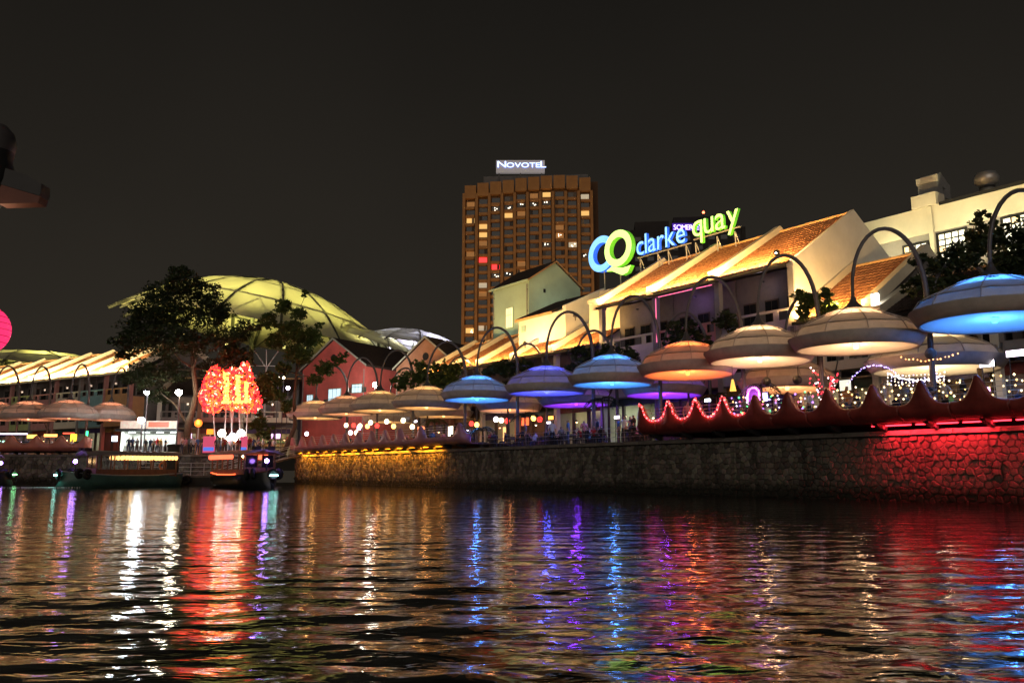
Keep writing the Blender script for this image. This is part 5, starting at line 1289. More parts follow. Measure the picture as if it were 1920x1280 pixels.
def pose(kind):
    J = dict(pelvis=(0, 0, .95), waist=(0, 0, 1.1), chest=(0, .01, 1.32), neck=(0, .0, 1.5), head=(0, -.02, 1.6), crown=(0, -.01, 1.68), nose=(0, -.115, 1.59))
    for sd, k in (('l', -1), ('r', 1)):
        J.update({'sh' + sd: (k * .19, .01, 1.42), 'el' + sd: (k * .25, .03, 1.13), 'wr' + sd: (k * .25, -.06, .90), 'pa' + sd: (k * .25, -.09, .83), 'fi' + sd: (k * .24, -.11, .75), 'th' + sd: (k * .21, -.13, .82),
                  'hi' + sd: (k * .10, 0, .88), 'kn' + sd: (k * .11, -.02, .50), 'an' + sd: (k * .12, .03, .09), 'to' + sd: (k * .13, -.13, .04)})
    if kind == 'walk':
        J.update(knl=(-.1, -.2, .54), anl=(-.1, -.22, .12), tol=(-.1, -.38, .07), knr=(.1, .1, .50), anr=(.1, .33, .14), tor=(.11, .22, .05), ell=(-.24, .14, 1.15), wrl=(-.22, .12, .9), pal=(-.22, .1, .83), fil=(-.22, .07, .76), thl=(-.19, .06, .82), elr=(.24, -.08, 1.15), wrr=(.22, -.26, .98), par=(.21, -.31, .94), fir=(.2, -.38, .9), thr=(.17, -.32, .96))
    if kind == 'phone':
        J.update(elr=(.24, -.04, 1.14), wrr=(.12, -.27, 1.26), par=(.09, -.31, 1.31), fir=(.04, -.34, 1.37), thr=(.06, -.29, 1.35), ell=(-.24, -.04, 1.14), wrl=(-.1, -.26, 1.22), pal=(-.06, -.3, 1.26), fil=(-.01, -.33, 1.31), thl=(-.04, -.28, 1.3), nose=(0, -.11, 1.55))
    if kind == 'akimbo':
        J.update(elr=(.36, .08, 1.17), wrr=(.2, -.02, 1.02), par=(.16, -.05, .99), fir=(.12, -.1, .97), thr=(.17, .02, .96), knl=(-.14, -.03, .5), anl=(-.18, .03, .09), tol=(-.22, -.12, .04))
    if kind.startswith('sit'):
        dz = .45
        for k in list(J):
            x, y, z = J[k]
            if k[:2] in ('kn', 'an', 'to'): continue
            J[k] = (x, y, z - dz + .04)
        for sd, k in (('l', -1), ('r', 1)):
            J.update({'kn' + sd: (k * .13, -.42, .52), 'an' + sd: (k * .14, -.40, .09), 'to' + sd: (k * .15, -.56, .04), 'hi' + sd: (k * .10, -.04, .50)})
            J.update({'el' + sd: (k * .24, -.06, .74), 'wr' + sd: (k * .15, -.30, .78), 'pa' + sd: (k * .13, -.36, .79), 'fi' + sd: (k * .11, -.44, .78), 'th' + sd: (k * .08, -.36, .81)})
        if kind == 'sit_lean':
            for k in ('waist', 'chest', 'neck', 'head', 'crown', 'nose', 'shl', 'shr'):
                x, y, z = J[k]; J[k] = (x + .02, y - .45 * (z - .55), z - .04)
            J.update(elr=(.25, -.38, .78), wrr=(.1, -.52, .95), par=(.06, -.5, 1.02), fir=(.03, -.47, 1.08), thr=(.04, -.53, 1.05), ell=(-.25, -.36, .78), wrl=(-.14, -.56, .80), pal=(-.1, -.62, .81), fil=(-.06, -.69, .81), thl=(-.07, -.6, .84))
    return J
PM = {k: person_mesh('person_' + k, pose(k), BONES, RADI) for k in ('stand', 'walk', 'phone', 'akimbo', 'sit', 'sit_lean')}
SKIN = [mat('skin_%d' % i, c, .6, noise=.05) for i, c in enumerate([(.42, .25, .17), (.30, .17, .11), (.5, .32, .23)])]
SHIRT = {'white': (.66, .66, .68), 'black': (.02, .02, .022), 'navy': (.025, .035, .09), 'red': (.4, .03, .03), 'grey': (.2, .2, .2), 'blue': (.06, .16, .4), 'green': (.05, .18, .07), 'yellow': (.6, .45, .06), 'pink': (.55, .22, .28), 'orange': (.6, .2, .04)}
SM = {k: mat('shirt_' + k, c, .85, noise=.12, scale=6) for k, c in SHIRT.items()}
TR = [mat('trousers_%d' % i, c, .85, noise=.15, scale=6) for i, c in enumerate([(.02, .022, .03), (.05, .05, .06), (.06, .08, .14), (.14, .11, .08)])]
HAIR = mat('hair_black', (.012, .01, .009), .5, noise=.2); SHOE = mat('shoe_black', (.02, .018, .016), .5, noise=.2)
POSE_W = {'stand': 'standing', 'walk': 'walking', 'phone': 'standing with both hands raised', 'akimbo': 'standing with a hand on the hip', 'sit': 'sitting upright', 'sit_lean': 'sitting and leaning forward'}
def person(kind, loc, face, shirt, where, rg, group):
    o = tag(link('person', PM[kind], None, loc, face), 'person in %s top %s %s' % (shirt, POSE_W[kind], where), 'person', group)
    ms = [rg.choice(SKIN), SM[shirt], rg.choice(TR), HAIR, SHOE]
    for i, m_ in enumerate(ms): o.material_slots[i].link = 'OBJECT'; o.material_slots[i].material = m_
    s = rg.uniform(1.02, 1.13); o.scale = (s, s, s)
    return o
rp_ = random.Random(21)
# crowd by the kiosk and the boat landing
crowd = [(240, 'stand', 'black'), (247, 'akimbo', 'navy'), (256, 'phone', 'grey'), (263, 'stand', 'red'), (272, 'stand', 'black'), (281, 'walk', 'navy'), (287, 'stand', 'white'), (294, 'akimbo', 'red'), (300, 'stand', 'yellow'), (309, 'phone', 'black'),
         (340, 'phone', 'white'), (347, 'walk', 'pink'), (355, 'stand', 'grey'), (361, 'stand', 'white'), (370, 'akimbo', 'blue'), (378, 'stand', 'black'), (405, 'stand', 'black'), (412, 'akimbo', 'grey'), (421, 'phone', 'red'), (429, 'stand', 'pink'), (437, 'walk', 'orange'), (445, 'stand', 'red'), (451, 'akimbo', 'black'), (467, 'stand', 'red'), (474, 'stand', 'navy'), (484, 'phone', 'grey'), (492, 'walk', 'white'), (505, 'stand', 'black'), (512, 'akimbo', 'white')]
for i, (px, k, sh) in enumerate(crowd):
    where = 'by the kiosk' if px < 320 else 'by the big tree' if px < 400 else 'below the red light sculpture' if px < 460 else 'near the gangway'
    Y = 87.6 + rp_.uniform(.4, 2.2) + (2.2 if px > 470 else 0); p = at_d(px, 850, Y)
    person(k, (p.x, Y, GZ), rp_.uniform(-2, 2), sh, where, rp_, 'people on the promenade')
pm_ = at_d(271, 880, 81); person('stand', (pm_.x, 80.6, .95), .2, 'white', 'on the pontoon at the rail', rp_, 'people on the landing')
# diners: tables, chairs and people on the open terrace
TBM = {}
mb = MB(); mb.lathe([(.02, .72), (.42, .72), (.43, .735), (.42, .75), (.02, .75)], 18); TBM['table_top'] = mb.mesh('table_top', m_wood)
mb = MB(); mb.lathe([(.28, 0), (.27, .03), (.05, .06), (.035, .1), (.035, .68), (.1, .72)], 12); TBM['pedestal'] = mb.mesh('pedestal', m_dark)
def cafe_table(fr, s, t, label, z=GZ, lampc=None):
    o = thing('cafe_table', label, 'table', fr.P(s, t, z), fr.rz, 'cafe tables on the quay')
    link('table_top', TBM['table_top'], o); link('pedestal', TBM['pedestal'], o); return o
CH = {}
CH['seat'] = MB().box(-.21, .21, -.21, .21, .42, .46).mesh('seat', m_wood)
CH['backrest'] = MB().box(-.2, .2, .17, .21, .60, .86).mesh('backrest', m_wood)
CH['leg'] = MB().box(-.02, .02, -.02, .02, 0, .42).mesh('leg', m_dark); CH['back_leg'] = MB().box(-.02, .02, -.02, .02, 0, .86).mesh('back_leg', m_dark)
def chair(loc, rz, label):
    o = thing('cafe_chair', label, 'chair', loc, rz, 'cafe chairs on the quay')
    link('seat', CH['seat'], o); link('backrest', CH['backrest'], o, (0, .002, 0))
    for x in (-.185, .185): link('leg', CH['leg'], o, (x, -.185, 0)); link('back_leg', CH['back_leg'], o, (x, .235, 0))
    return o
shs = ['white', 'black', 'navy', 'blue', 'grey', 'white', 'pink', 'black', 'red', 'navy']
ci = 0
def dining(fr, spots, where, grp, zoff=0.):
    global ci
    for s, t in spots:
        cafe_table(fr, s, t, 'small round dark cafe table %s' % where, GZ + zoff)
        a0 = rp_.uniform(0, 6.28); nn = rp_.choice((2, 3, 3))
        for k in range(nn):
            a = a0 + k * 2 * math.pi / nn + rp_.uniform(-.2, .2); r = .80
            c = fr.P(s, t, GZ + zoff) + Vector((r * math.cos(a), r * math.sin(a), 0)); face = math.atan2(math.sin(a), math.cos(a)) - math.pi / 2
            chair(c, face, 'dark wooden cafe chair %s' % where)
            ci += 1
            if rp_.random() < .85: person('sit' if ci % 3 else 'sit_lean', c + Vector((-.06 * math.cos(a), -.06 * math.sin(a), 0)), face, shs[ci % len(shs)], where, rp_, grp)
dining(QF, [(23.5, 2.2), (25.6, 4.4), (28.0, 2.0), (30.2, 4.2), (31.8, 1.8), (34.2, 3.6), (36.2, 1.8), (38.2, 4.2), (27.0, 6.5), (33.0, 6.8), (22.0, 4.8), (24.2, 7.4), (29.8, 7.6), (36.0, 6.4), (39.6, 2.0), (41.5, 7.6), (43.5, 8.0), (31.5, 3.2)], 'on the open terrace between the decks', 'diners on the open terrace')
dining(QF, [(2.5, 1.2), (5.2, 1.6), (8.0, 1.0), (10.6, 1.8), (13.2, 1.0), (6.5, 4.2), (11.8, 4.6), (3.6, 4.8), (9.2, 6.0), (15.8, 1.6), (17.6, 3.8), (.4, 3.2)], 'on the red deck', 'diners on the red deck', .42)
dining(QF, [(44, 1.6), (49, 1.4), (54, 2.0), (60, 1.4), (66, 2.0), (46.5, 3.6), (51.5, 4.0), (57, 4.0), (63, 3.8), (70, 2.0)], 'on the mauve deck', 'diners on the mauve deck', .42)
for px, t, k, sh, w in ((1520, .6, 'stand', 'white', 'on the red deck rim'), (1398, .8, 'akimbo', 'grey', 'on the red deck'), (1430, .8, 'stand', 'black', 'on the red deck'), (1700, .8, 'stand', 'grey', 'on the red deck'), (1745, .8, 'phone', 'black', 'on the red deck'), (1810, .6, 'stand', 'black', 'on the red deck'), (1590, .2, 'akimbo', 'orange', 'on the red deck'), (1610, 1.2, 'stand', 'navy', 'on the red deck'), (1660, .2, 'phone', 'white', 'on the red deck'), (1455, .2, 'stand', 'white', 'on the red deck'), (1775, .3, 'akimbo', 'white', 'on the red deck'), (1375, .3, 'stand', 'navy', 'on the red deck'), (1290, .6, 'stand', 'pink', 'on the red deck'), (1065, 1.4, 'akimbo', 'blue', 'on the terrace edge'), (985, 1.6, 'stand', 'grey', 'on the terrace edge'), (1095, 2.0, 'phone', 'pink', 'on the terrace edge'),
                        (1120, 2.6, 'stand', 'navy', 'at the terrace end'), (1160, 3.0, 'stand', 'blue', 'at the terrace end'), (1170, 2.4, 'akimbo', 'white', 'at the terrace end'), (1182, 3.2, 'stand', 'navy', 'at the terrace end'), (1188, 2.2, 'phone', 'black', 'at the terrace end'), (1035, 1.2, 'stand', 'white', 'on the terrace edge')):
    s, z = QF.qt(px, 780, t); person(k, QF.P(s, t, GZ + (.42 if 'red deck' in w else 0)), QF.rz + rp_.uniform(-1.5, 1.5), sh, w, rp_, 'people standing among the diners')
for s, t in ((-1, 2.4),): cafe_table(QF, s, t, 'small round dark cafe table on the red deck under the sky blue umbrella', GZ + .42)
# deck floors behind the parapets
for d_, a_, b_ in ((red_deck, -12.85, 12.85), (mauve_deck, -18, 18)):
    MB().box(a_, b_, .26, 6.5, .30, .42).build('deck_floor', m_wood, d_)
    MB().prism_x([(6.5, .42), (6.5, 0), (6.9, 0), (6.9, .2)], a_, b_).build('deck_step', m_wood, d_)
# low edge rail of the open terrace
er = thing('terrace_rail', 'low wire rail along the open terrace edge above the quay wall', 'railing', QF.P(30.2, .35, GZ), QF.rz)
for i in range(10): MB().tube([(-9.0 + i * 2, 0, 0), (-9.0 + i * 2, 0, .95)], .025, 6).build('rail_post', m_steel, er)
for z in (.35, .65, .93): MB().tube([(-9, 0, z), (9, 0, z)], .012, 5).build('rail_cable', m_lsteel, er)

# ================================================================== LANTERNS, STRING LIGHTS, NEON
def lantern(px, py, t, kind, i, label, r=.24):
    s, z = QF.qt(px, py, t); o = thing('paper_lantern', label, 'lantern', QF.P(s, t, z), 0, 'paper lanterns over the mauve deck')
    col, es = {'w': ((1, .80, .45), 6), 'y': ((1, .55, .12), 5), 'r': ((1, .04, .03), 3.5), 'p': ((.9, .85, 1), 7)}[kind]
    MB().ball((0, 0, 0), r, 12, 8, sz=1.12).build('lantern_shade', glow('paper_' + kind, col, es), o, smooth=True)
    for zz in (r * 1.05, -r * 1.15): MB().lathe([(.02, 0), (.09, 0), (.09, .06), (.02, .06)], 8, (0, 0, zz)).build('cap', m_dark, o)
    top = max(.5, 7.35 - z); MB().tube([(0, 0, r), (0, 0, top)], .01, 4).build('cord', m_dark, o)
names = {'w': 'round white', 'y': 'amber', 'r': 'round red', 'p': 'cool white'}
for i, (px, py, k) in enumerate([(649, 797, 'w'), (663, 797, 'r'), (675, 798, 'w'), (689, 799, 'y'), (695, 792, 'w'), (707, 798, 'r'), (725, 790, 'w'), (738, 799, 'y'), (756, 788, 'w'), (773, 800, 'w'), (657, 811, 'p'), (668, 811, 'w'), (575, 813, 'p'), (884, 794, 'r'), (894, 796, 'y'), (930, 786, 'p'), (940, 788, 'w'), (951, 789, 'r'), (1000, 784, 'y'), (1012, 786, 'r')]):
    lantern(px, py, 4.0 if px < 880 else 9.5, k, i, '%s paper lantern hanging %s' % (names[k], 'over the mauve deck' if px < 880 else 'over the terrace'))
def bulbs(label, pts, colors, r, es, cable=True, group='fairy lights'):
    base = Vector(pts[0]); o = thing('string_light', label, 'string lights', base, 0, group)
    if cable: MB().tube([Vector(p) - base for p in pts[::3] + [pts[-1]]], .008, 4).build('cable', m_dark, o)
    mbs = {}
    for i, p in enumerate(pts):
        c = colors[i % len(colors)]; mbs.setdefault(c, MB()).octa(Vector(p) - base, r * rp_.uniform(.75, 1.2))
    for c, mb in mbs.items(): tag(mb.build('bulbs', glow('bulb_%02d%02d%02d' % tuple(int(v * 10) for v in c), c, es), o), kind='stuff')
    return o
def rimz(s, spikes, zv, zp, wid): return zv + (zp - zv) * min(1, sum(math.exp(-(abs(s - k) / wid) ** 1.6) for k in spikes))
pts = []; s = 20.3
while s > 12.6:
    z = rimz(s, RS, 4.2, 5.3, .37); z2 = rimz(s - .05, RS, 4.2, 5.3, .37); L_ = math.hypot(.05, z2 - z)
    pts.append(QF.P(s + rp_.uniform(-.02, .02), -1.24 + rp_.uniform(-.05, .05), z + .05)); s -= .05 * .13 / max(.05, L_)
bulbs('red rope light wound over the first horns of the red deck', pts, [(1, .03, .04), (1, .16, .16)], .06, 4.5)
o_r = [o for o in COL.objects if o.name.startswith('string_light')][0]
for k_, sx_ in enumerate((19, 17, 15)): lamp('POINT', o_r, tuple(QF.P(sx_, -1.5, 4.7) - o_r.location), 7, (1, .04, .04), .3)
MULTI = [(.45, .2, 1), (.1, 1, .3), (1, .6, .2), (.6, .5, 1), (1, .15, .3), (.9, .9, 1)]
WARM = [(1, .72, .32), (1, .62, .25), (1, .82, .5)]
for i in range(3, len(RS) - 2):
    a, b = RS[i], RS[i + 1]; cols = MULTI if a > 8.5 else WARM
    pts = []
    for z in (4.45, 4.7, 4.95, 5.15):
        for q in range(4): pts.append(QF.P(a - .35 - (a - b - .7) * (q + rp_.random()) / 4, -1.0 + rp_.uniform(-.1, .1), z + rp_.uniform(-.08, .08)))
    bulbs('%s fairy lights in the %s railing gap past the red rope light' % ('coloured' if a > 8.5 else 'warm', ['', '', '', 'first', 'second', 'third', 'fourth', 'fifth', 'sixth', 'seventh'][i]), pts, cols, .055, 3.2, cable=False)
def swag(label, p0, p1, sagz, n, cols, r=.045, es=4.5):
    p0, p1 = Vector(p0), Vector(p1); bulbs(label, [p0.lerp(p1, i / n) + Vector((rp_.uniform(-.03, .03), 0, -sagz * 4 * (i / n) * (1 - i / n) + rp_.uniform(-.04, .04))) for i in range(n + 1)], cols, r, es)
def qp(px, py, t): s, z = QF.qt(px, py, t); return QF.P(s, t, z)
VIO = [(.45, .3, 1), (.6, .5, 1)]
swag('violet fairy light swag above the red deck', qp(1590, 718, 6), qp(1680, 700, 6), -.7, 26, VIO)
swag('white violet fairy light swag toward the end of the red deck', qp(1665, 700, 7), qp(1765, 705, 7), .3, 40, [(.8, .75, 1), (1, .85, .7)], .05, 4)
for k_ in range(4): swag('row of white fairy lights hung behind the red deck', qp(1665, 702 + 6 * k_, 8), qp(1770, 698 + 6 * k_, 8), .12, 15, [(1, .9, .8), (.7, .6, 1), (1, .75, .5)], .05, 3.5)
swag('orange fairy light swag under the cream umbrella skirt', qp(1690, 670, 4), qp(1795, 662, 4), .25, 14, [(1, .4, .12)], .045, 6)
# small tree wrapped in red fairy lights
rt = QF.qt(1552, 760, 5.0)[0]; rb_ = QF.P(rt, 5.0, GZ)
wt = thing('wrapped_tree', 'small bare tree wrapped in red fairy lights behind the red deck', 'tree', rb_)
MB().tube([(0, 0, 0), (.05, 0, 1.2), (0, .05, 2.4)], [.1, .08, .06], 7).build('trunk', m_bark, wt)
mb = MB(); mw = MB()
for k_ in range(7):
    a = k_ * .9; e = Vector((math.cos(a) * rp_.uniform(.5, 1.2), math.sin(a) * rp_.uniform(.5, 1.0), rp_.uniform(2.6, 4.0))); st0 = Vector((0, .05, 1.8))
    MB().tube([st0, st0.lerp(e, .5) + Vector((0, 0, .15)), e], [.05, .035, .015], 5).build('limb', m_bark, wt)
    for q in range(16): (mb if rp_.random() < .8 else mw).octa(st0.lerp(e, q / 15) + Vector((rp_.gauss(0, .08), rp_.gauss(0, .08), rp_.gauss(0, .1))), .05)
tag(mb.build('bulbs', glow('bulb_red_tree', (1, .04, .06), 4), wt), kind='stuff'); tag(mw.build('white_bulbs', glow('bulb_pale_tree', (1, .7, .7), 10), wt), kind='stuff')
# pink neon arch
na, nz_ = QF.qt(1413, 752, 5.5); nn_ = thing('neon_arch', 'glowing pink neon arch behind the red deck horns', 'neon sign', QF.P(na, 5.5, GZ), QF.rz); nb_ = nz_ - GZ
MB().tube([(-.45, 0, nb_ - .2), (-.45, 0, nb_ + .3)] + [(-.42 * math.cos(a), 0, nb_ + .45 + .42 * math.sin(a)) for a in np.linspace(0, math.pi, 9)] + [(.45, 0, nb_ + .3), (.45, 0, nb_ - .2)], .07, 8).build('neon_tube', glow('neon_magenta', (1, .22, .85), 4), nn_)
MB().box(-.6, .6, .06, .12, 0, nb_ + 1.0).build('backboard', mat('neon_board', (.12, .06, .18), .6), nn_)
lamp('POINT', nn_, (0, -.4, nb_ + .3), 60, (.8, .2, 1), .3)
pc = QF.qt(1374, 722, 3.4); pn = thing('pendant_lamp', 'small yellow cone pendant hanging under the orange umbrella', 'lamp', QF.P(pc[0], 3.4, pc[1]))
MB().lathe([(.06, .35), (.2, -.35), (.18, -.35), (.04, .33)], 14).build('lamp_shade', glow('cone_yellow', (1, .55, .1), 1.4), pn); MB().tube([(0, 0, .3), (0, 0, 1.2)], .012, 4).build('cord', m_dark, pn)
# fans and speakers hanging from the umbrella posts
for px, py, t, lab in ((1745, 663, 3.2, 'grey round wall speaker under the sky blue umbrella'), (1437, 715, 4.5, 'dark wall speaker under the cream umbrella'), (1495, 712, 4.5, 'dark hanging speaker behind the cream umbrella'), (1113, 765, 6.5, 'round pale lit clock sign on the terrace')):
    s, z = QF.qt(px, py, t); o = thing('hanging_speaker' if 'speaker' in lab else 'clock_sign', lab, 'speaker' if 'speaker' in lab else 'clock', QF.P(s, t, z), QF.rz)
    m_ = MB(); m_.lathe([(.02, -.12), (.26, -.1), (.28, .05), (.18, .22), (.02, .24)], 16); q = m_.build('body', m_dgrey if 'grey' in lab else m_dark, o, smooth=True); q.rotation_euler = (R(90), 0, 0)
    m_ = MB(); m_.lathe([(.01, -.13), (.22, -.13)], 16); q = m_.build('face', glow('clock_face', (.8, .75, 1), 3) if 'clock' in lab else m_grey, o, (0, -.24 if 0 else .0, 0)); q.rotation_euler = (R(-90), 0, 0)
    MB().tube([(0, .1, .2), (0, .1, max(.6, 7.3 - z))], .02, 5).build('hanger', m_dark, o)

# ================================================================== NEAR LAMP POST AT THE EDGE OF THE VIEW
NY = 12.0
nl = at_d(-22, 400, NY)
lp = thing('river_lamp_post', 'tall near lamp post with dark winged plate above the river', 'lamp post', (nl.x, NY, -.5))
zz = lambda py: at_d(0, py, NY).z + .5
MB().tube([(0, 0, 0), (0, 0, zz(420))], [.16, .09], 12).build('post', m_steel, lp)
MB().lathe([(.10, zz(400)), (.20, zz(372)), (.28, zz(340)), (.30, zz(318)), (.25, zz(300)), (.27, zz(285))], 20).build('collar', m_dark, lp, smooth=True)
MB().lathe([(.27, zz(285)), (.29, zz(270)), (.25, zz(250)), (.14, zz(236)), (.02, zz(232))], 20).build('dome_cap', m_steel, lp, smooth=True)
pa = [at_d(x, y, NY) - Vector((nl.x, NY, -.5)) for x, y in ((12, 318), (60, 333), (89, 349), (88, 366), (86, 372), (10, 350))]
wv = [(p.x * .97, -.12, p.z) for p in pa] + [(p.x * .97, .12, p.z) for p in pa]; n_ = len(pa)
MB().add(wv, [(i, (i + 1) % n_, n_ + (i + 1) % n_, n_ + i) for i in range(n_)] + [tuple(range(n_))[::-1], tuple(range(n_, 2 * n_))]).build('wing_plate', m_dark, lp)
un = [at_d(x, y, NY) - Vector((nl.x, NY, -.5)) for x, y in ((10, 350), (86, 372), (82, 384), (6, 386))]
wv = [(p.x * .97, -.11, p.z - .004) for p in un] + [(p.x * .97, .11, p.z - .004) for p in un]
MB().add(wv, [(i, (i + 1) % 4, 4 + (i + 1) % 4, 4 + i) for i in range(4)] + [(3, 2, 1, 0), (4, 5, 6, 7)]).build('wing_underside', mat('wing_red', (.15, .05, .035), .6, noise=.2), lp)
MB().lathe([(.02, 0), (.09, .02), (.11, .10), (.08, .16)], 14, (0.0, 0, zz(425))).build('bulb', glow('near_lamp', (1, .93, .62), 18), lp)
lamp('POINT', lp, (.0, -.2, zz(440)), 8, (1, .86, .5), .1)
pk = at_d(-34, 618, NY + .6); pkl = thing('balloon_lantern', 'big glowing pink balloon lantern beside the near lamp post', 'lantern', (pk.x, NY + .6, pk.z))
MB().ball((0, 0, 0), .40, 24, 16).build('lantern_shade', glow('balloon_pink', (1, .035, .16), 1.2), pkl, smooth=True)
MB().lathe([(.02, .38), (.07, .38), (.07, .45), (.02, .45)], 12).build('cap', m_dark, pkl)
MB().tube([(0, 0, .44), (0, 0, .8), ((nl.x - pk.x) * .95, -.6, .9)], .015, 6).build('hanger', m_dark, pkl)

# ================================================================== MORE OF THE LEFT BANK
ldspots = [(ls_a + 2.4 + 2.9 * i, 1.2 + (i % 2) * 2.2) for i in range(7)]
dining(LF, ldspots, 'on the terracotta deck', 'diners on the terracotta deck', .42)
MB().box(-17, 17, .26, 5.5, .30, .42).build('deck_floor', m_wood, left_deck)
def board(fr, px, py, t, w, h, col, es, label, name='lit_sign', legs=True):
    s_, z_ = fr.qt(px, py, t); o = thing(name, label, 'sign', fr.P(s_, t, GZ), fr.rz, 'small lit bar signs'); zz_ = z_ - GZ
    MB().box(-w / 2, w / 2, 0, .12, zz_ - h / 2, zz_ + h / 2).build('sign_box', m_dark, o)
    MB().box(-w / 2 + .04, w / 2 - .04, -.02, -.003, zz_ - h / 2 + .04, zz_ + h / 2 - .04).build('sign_face', glow('board_%02d%02d%02d_%d' % (*[int(c * 10) for c in col], int(es * 10)), col, es), o)
    for sd in (-1, 1): MB().tube([(sd * w * .35, .06, 0), (sd * w * .35, .06, zz_)], .03, 6).build('post', m_dark, o)
    return o
for px, py, t, w, h, col, es, lab in [
    (22, 813, 6.5, 3.6, .22, (.8, .7, 1), 5, 'long white violet light bar behind the terracotta deck'), (138, 821, 6.2, .8, 1.0, (1, .62, .04), 2.6, 'square yellow lit sign behind the terracotta deck'),
    (129, 812, 6.2, 1.4, .22, (1, .08, .04), 3, 'short red lit strip sign beside the yellow sign'), (163, 816, 5.5, .34, 1.1, (.06, 1, .4), 2.6, 'narrow upright green lit sign near the kiosk'), (215, 822, 4.5, .7, .7, (.7, .8, 1), 5, 'small cool white lit panel beside the kiosk'),
    (60, 818, 7, 1.2, .5, (1, .55, .1), 3, 'amber lit menu panel behind the terracotta deck'), (95, 816, 7, 1.6, .4, (1, .4, .1), 3, 'orange lit menu panel behind the terracotta deck'), (4, 830, 5, .6, .6, (.4, 1, .7), 3, 'small sea green lit panel at the far deck end')]:
    board(LF, px, py, t, w, h, col, es, lab)
for px, py, t, w, h, col, es, lab in [
    (576, 812, 9.8, 1.4, 1.0, (.85, .85, 1), 4, 'white screen glowing behind the far horns of the mauve deck'), (636, 805, 9.8, 1.6, .7, (.75, .6, 1), 3.5, 'violet white screen glowing behind the mauve deck'), (673, 802, 9.9, 1.2, .6, (.9, .7, 1), 3, 'pale pink screen behind the lanterns of the mauve deck'),
    (777, 790, 10.2, 1.3, .3, (.95, .9, 1), 5, 'short cool white light bar behind the mauve deck'), (845, 808, 9.6, 1.0, 1.1, (1, .85, .6), 3.2, 'tall warm white lit panel at the end of the mauve deck'), (790, 802, 10, 1.7, .4, (1, .25, .1), 2.4, 'red orange lit sign behind the mauve deck'),
    (946, 815, 10.5, .55, 1.6, (1, .5, .18), 1.8, 'upright orange lit doorway panel behind the terrace'), (1029, 792, 10, .6, .25, (.9, .95, 1), 5, 'tiny white lit panel above the terrace diners'), (1033, 783, 10.4, .8, .4, (1, .45, .08), 2.5, 'small amber lit sign above the terrace diners'),
    (985, 790, 10.4, 1.2, .8, (1, .14, .04), 1.8, 'red glowing sign behind the terrace diners'), (1157, 782, 9.5, .7, .3, (1, .9, .85), 5, 'small white light bar at the terrace end'), (1327, 750, 7, .6, .28, (.8, .95, 1), 6, 'small cool white lit panel behind the red rope light'),
    (1433, 744, 6.5, .6, .6, (.35, .3, 1), 7, 'small blue violet glowing panel beside the pink neon arch'), (1585, 722, 8, .8, .7, (.95, 1, .85), .9, 'shelf of white lit bottles behind the red deck'), (1850, 680, 8.5, .8, .5, (1, .9, .95), 7, 'glaring white panel lamp under the cream umbrella'), (1905, 662, 8.5, 1.0, .4, (1, .85, 1), 6, 'bright white pink light bar under the sky blue umbrella')]:
    board(QF, px, py, t, w, h, col, es, lab)
# potted palms among the tables
def palm(s_, t_, h_, label, seed):
    rg = random.Random(seed); o = thing('potted_palm', label, 'plant', QF.P(s_, t_, GZ), 0, 'palms on the quay')
    MB().lathe([(.02, 0), (.26, 0), (.34, .55), (.30, .55), (.28, .48), (.02, .48)], 14).build('pot', m_dgrey, o)
    MB().tube([(0, 0, .48), (.05, .03, h_ * .5), (.0, .1, h_)], [.09, .08, .06], 8).build('trunk', m_bark, o)
    for k in range(13):
        a = k * 2.4; L_ = rg.uniform(1.1, 1.7); d_ = Vector((math.cos(a), math.sin(a), 0)); n_ = Vector((-d_.y, d_.x, 0)); mb = MB(); mid = []
        for i in range(7): u = i / 6; mid.append(Vector((0, .1, h_)) + d_ * L_ * u + Vector((0, 0, .75 * u - 1.35 * u * u + .1 * (k % 3))))
        for i in range(6):
            for sd in (-1, 1):
                for e in (0, .5):
                    p = mid[i].lerp(mid[i + 1], e); q = p + n_ * sd * .34 * math.sin(math.pi * (.15 + .8 * (i + e) / 6)) + d_ * .16 - Vector((0, 0, .12)); w_ = d_ * .05
                    mb.add([p - w_, p + w_, q], [(0, 1, 2)])
        mb.tube(mid, .015, 4); mb.build('frond', m_leaf, o)
for i, (px, t_, h_, lab) in enumerate([(984, 6.0, 2.9, 'dark palm in a pot on the terrace under the violet umbrella'), (1130, 5.2, 3.4, 'tall dark palm in a pot at the terrace end by the light blue umbrella'), (815, 5, 3.0, 'potted palm on the mauve deck under the amber umbrella'), (1345, 6.2, 3.0, 'potted palm behind the red rope light'), (1430, 5.4, 3.3, 'potted palm under the cream umbrella beside the neon arch'), (905, 1.6, 1.5, 'low potted palm at the end of the mauve deck')]):
    palm(QF.qt(px, 780, t_)[0], t_, h_, lab, 40 + i)
# square white wall lamp below the orange roof, lamps in the street tree
wl = qp(1641, 562, 11.7); o = thing('wall_lamp', 'square white wall lamp at the foot of the lower orange roof', 'lamp', wl, QF.rz)
MB().box(-.22, .22, -.1, .1, -.38, .38).build('lamp_box', glow('wall_lamp_white', (1, .95, .88), 6), o); MB().box(-.26, .26, -.12, .12, .38, .44).build('lamp_cap', m_dark, o); MB().tube([(0, .05, -.38), (0, .5, -.9)], .03, 5).build('bracket', m_dark, o)
for px, py in ((522, 708), (532, 708)):
    p = at_d(px, py, 101); o = thing('pole_lamp', 'small warm pole lamp seen through the slim tree', 'lamp', (p.x, p.y, GZ), 0, 'pole lamps behind the slim tree')
    MB().tube([(0, 0, 0), (0, 0, p.z - GZ)], .05, 6).build('post', m_steel, o); MB().ball((0, 0, p.z - GZ), .16, 8, 6).build('bulb', glow('pole_bulb', (1, .85, .55), 12), o)
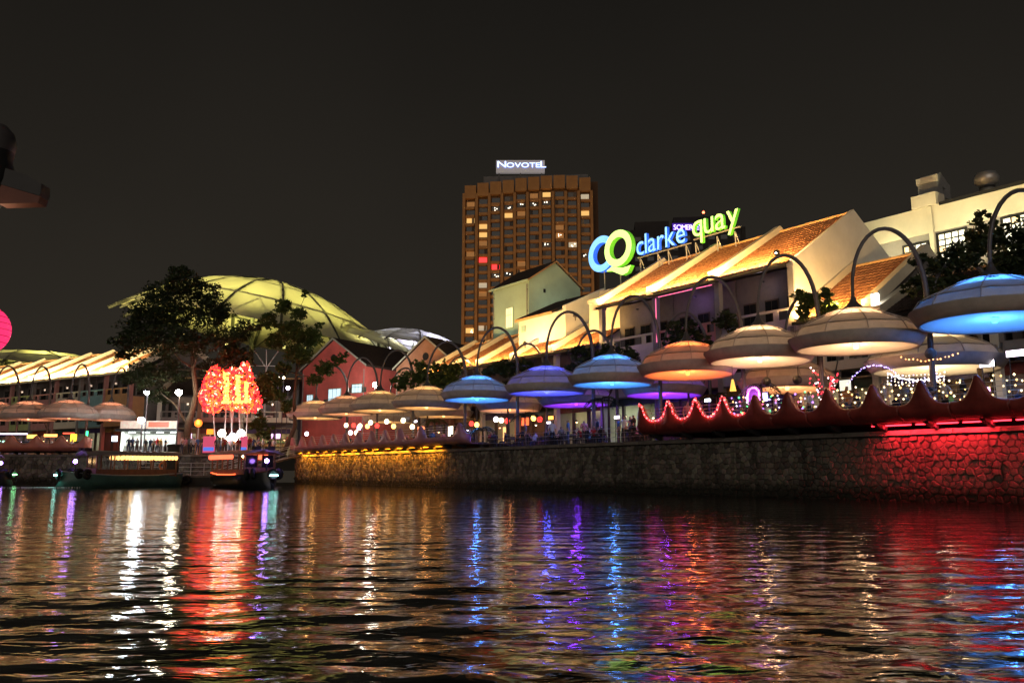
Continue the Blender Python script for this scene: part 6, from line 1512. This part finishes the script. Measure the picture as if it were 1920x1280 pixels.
p = at_d(540, 727, 100); o = thing('pole_lamp', 'small violet white pole lamp beside the slim tree trunk', 'lamp', (p.x, p.y, GZ)); MB().tube([(0, 0, 0), (0, 0, p.z - GZ)], .05, 6).build('post', m_steel, o); MB().ball((0, 0, p.z - GZ), .24, 10, 8).build('bulb', glow('pole_violet', (.85, .75, 1), 14), o)
# white lattice mast between the two trees
p = at_d(497, 740, 104); o = thing('lattice_mast', 'white forked steel mast between the big tree and the slim tree', 'mast', (p.x, p.y, GZ))
zt = at_d(497, 690, 104).z - GZ
MB().tube([(0, 0, 0), (0, 0, zt)], .1, 8).build('post', m_chrome, o)
for dx, dz in ((-1.6, 2.2), (1.4, 2.2), (-.1, 2.4)): MB().tube([(0, 0, zt), (dx, 0, zt + dz)], .07, 6).build('fork', m_chrome, o)
MB().tube([(-2.4, 0, zt + .3), (1.2, 0, zt + .3)], .06, 6).build('cross_bar', m_chrome, o)
for k in range(7):
    zz_ = -.3 + .1 * k; r_ = math.sqrt(.40 ** 2 - zz_ ** 2) + .001
    MB().tube([(r_ * math.cos(a), r_ * math.sin(a), zz_) for a in np.linspace(0, 2 * math.pi, 33)], .004, 4, cap=False).build('wire_hoop', mat('hoop_pink', (.5, .02, .08), .6, noise=0), pkl)
# low houses behind the landing
BFr = [(296, 372, m_white, m_grey, (1, .85, .6), 31, 'low grey white shophouse behind the big tree trunk'), (372, 452, m_brick, m_pink, (1, .5, .25), 32, 'low brick red shophouse behind the light sculpture'), (452, 545, m_cream, m_cream, (1, .75, .4), 34, 'low cream shophouse between the sculpture and the slim tree')]
for pa_, pb_, wl_, bl_, rc_, sd_, lab_ in BFr:
    sa_ = LF.qt(pa_, 800, 15.5)[0]; sb_2 = LF.qt(pb_, 800, 15.5)[0]
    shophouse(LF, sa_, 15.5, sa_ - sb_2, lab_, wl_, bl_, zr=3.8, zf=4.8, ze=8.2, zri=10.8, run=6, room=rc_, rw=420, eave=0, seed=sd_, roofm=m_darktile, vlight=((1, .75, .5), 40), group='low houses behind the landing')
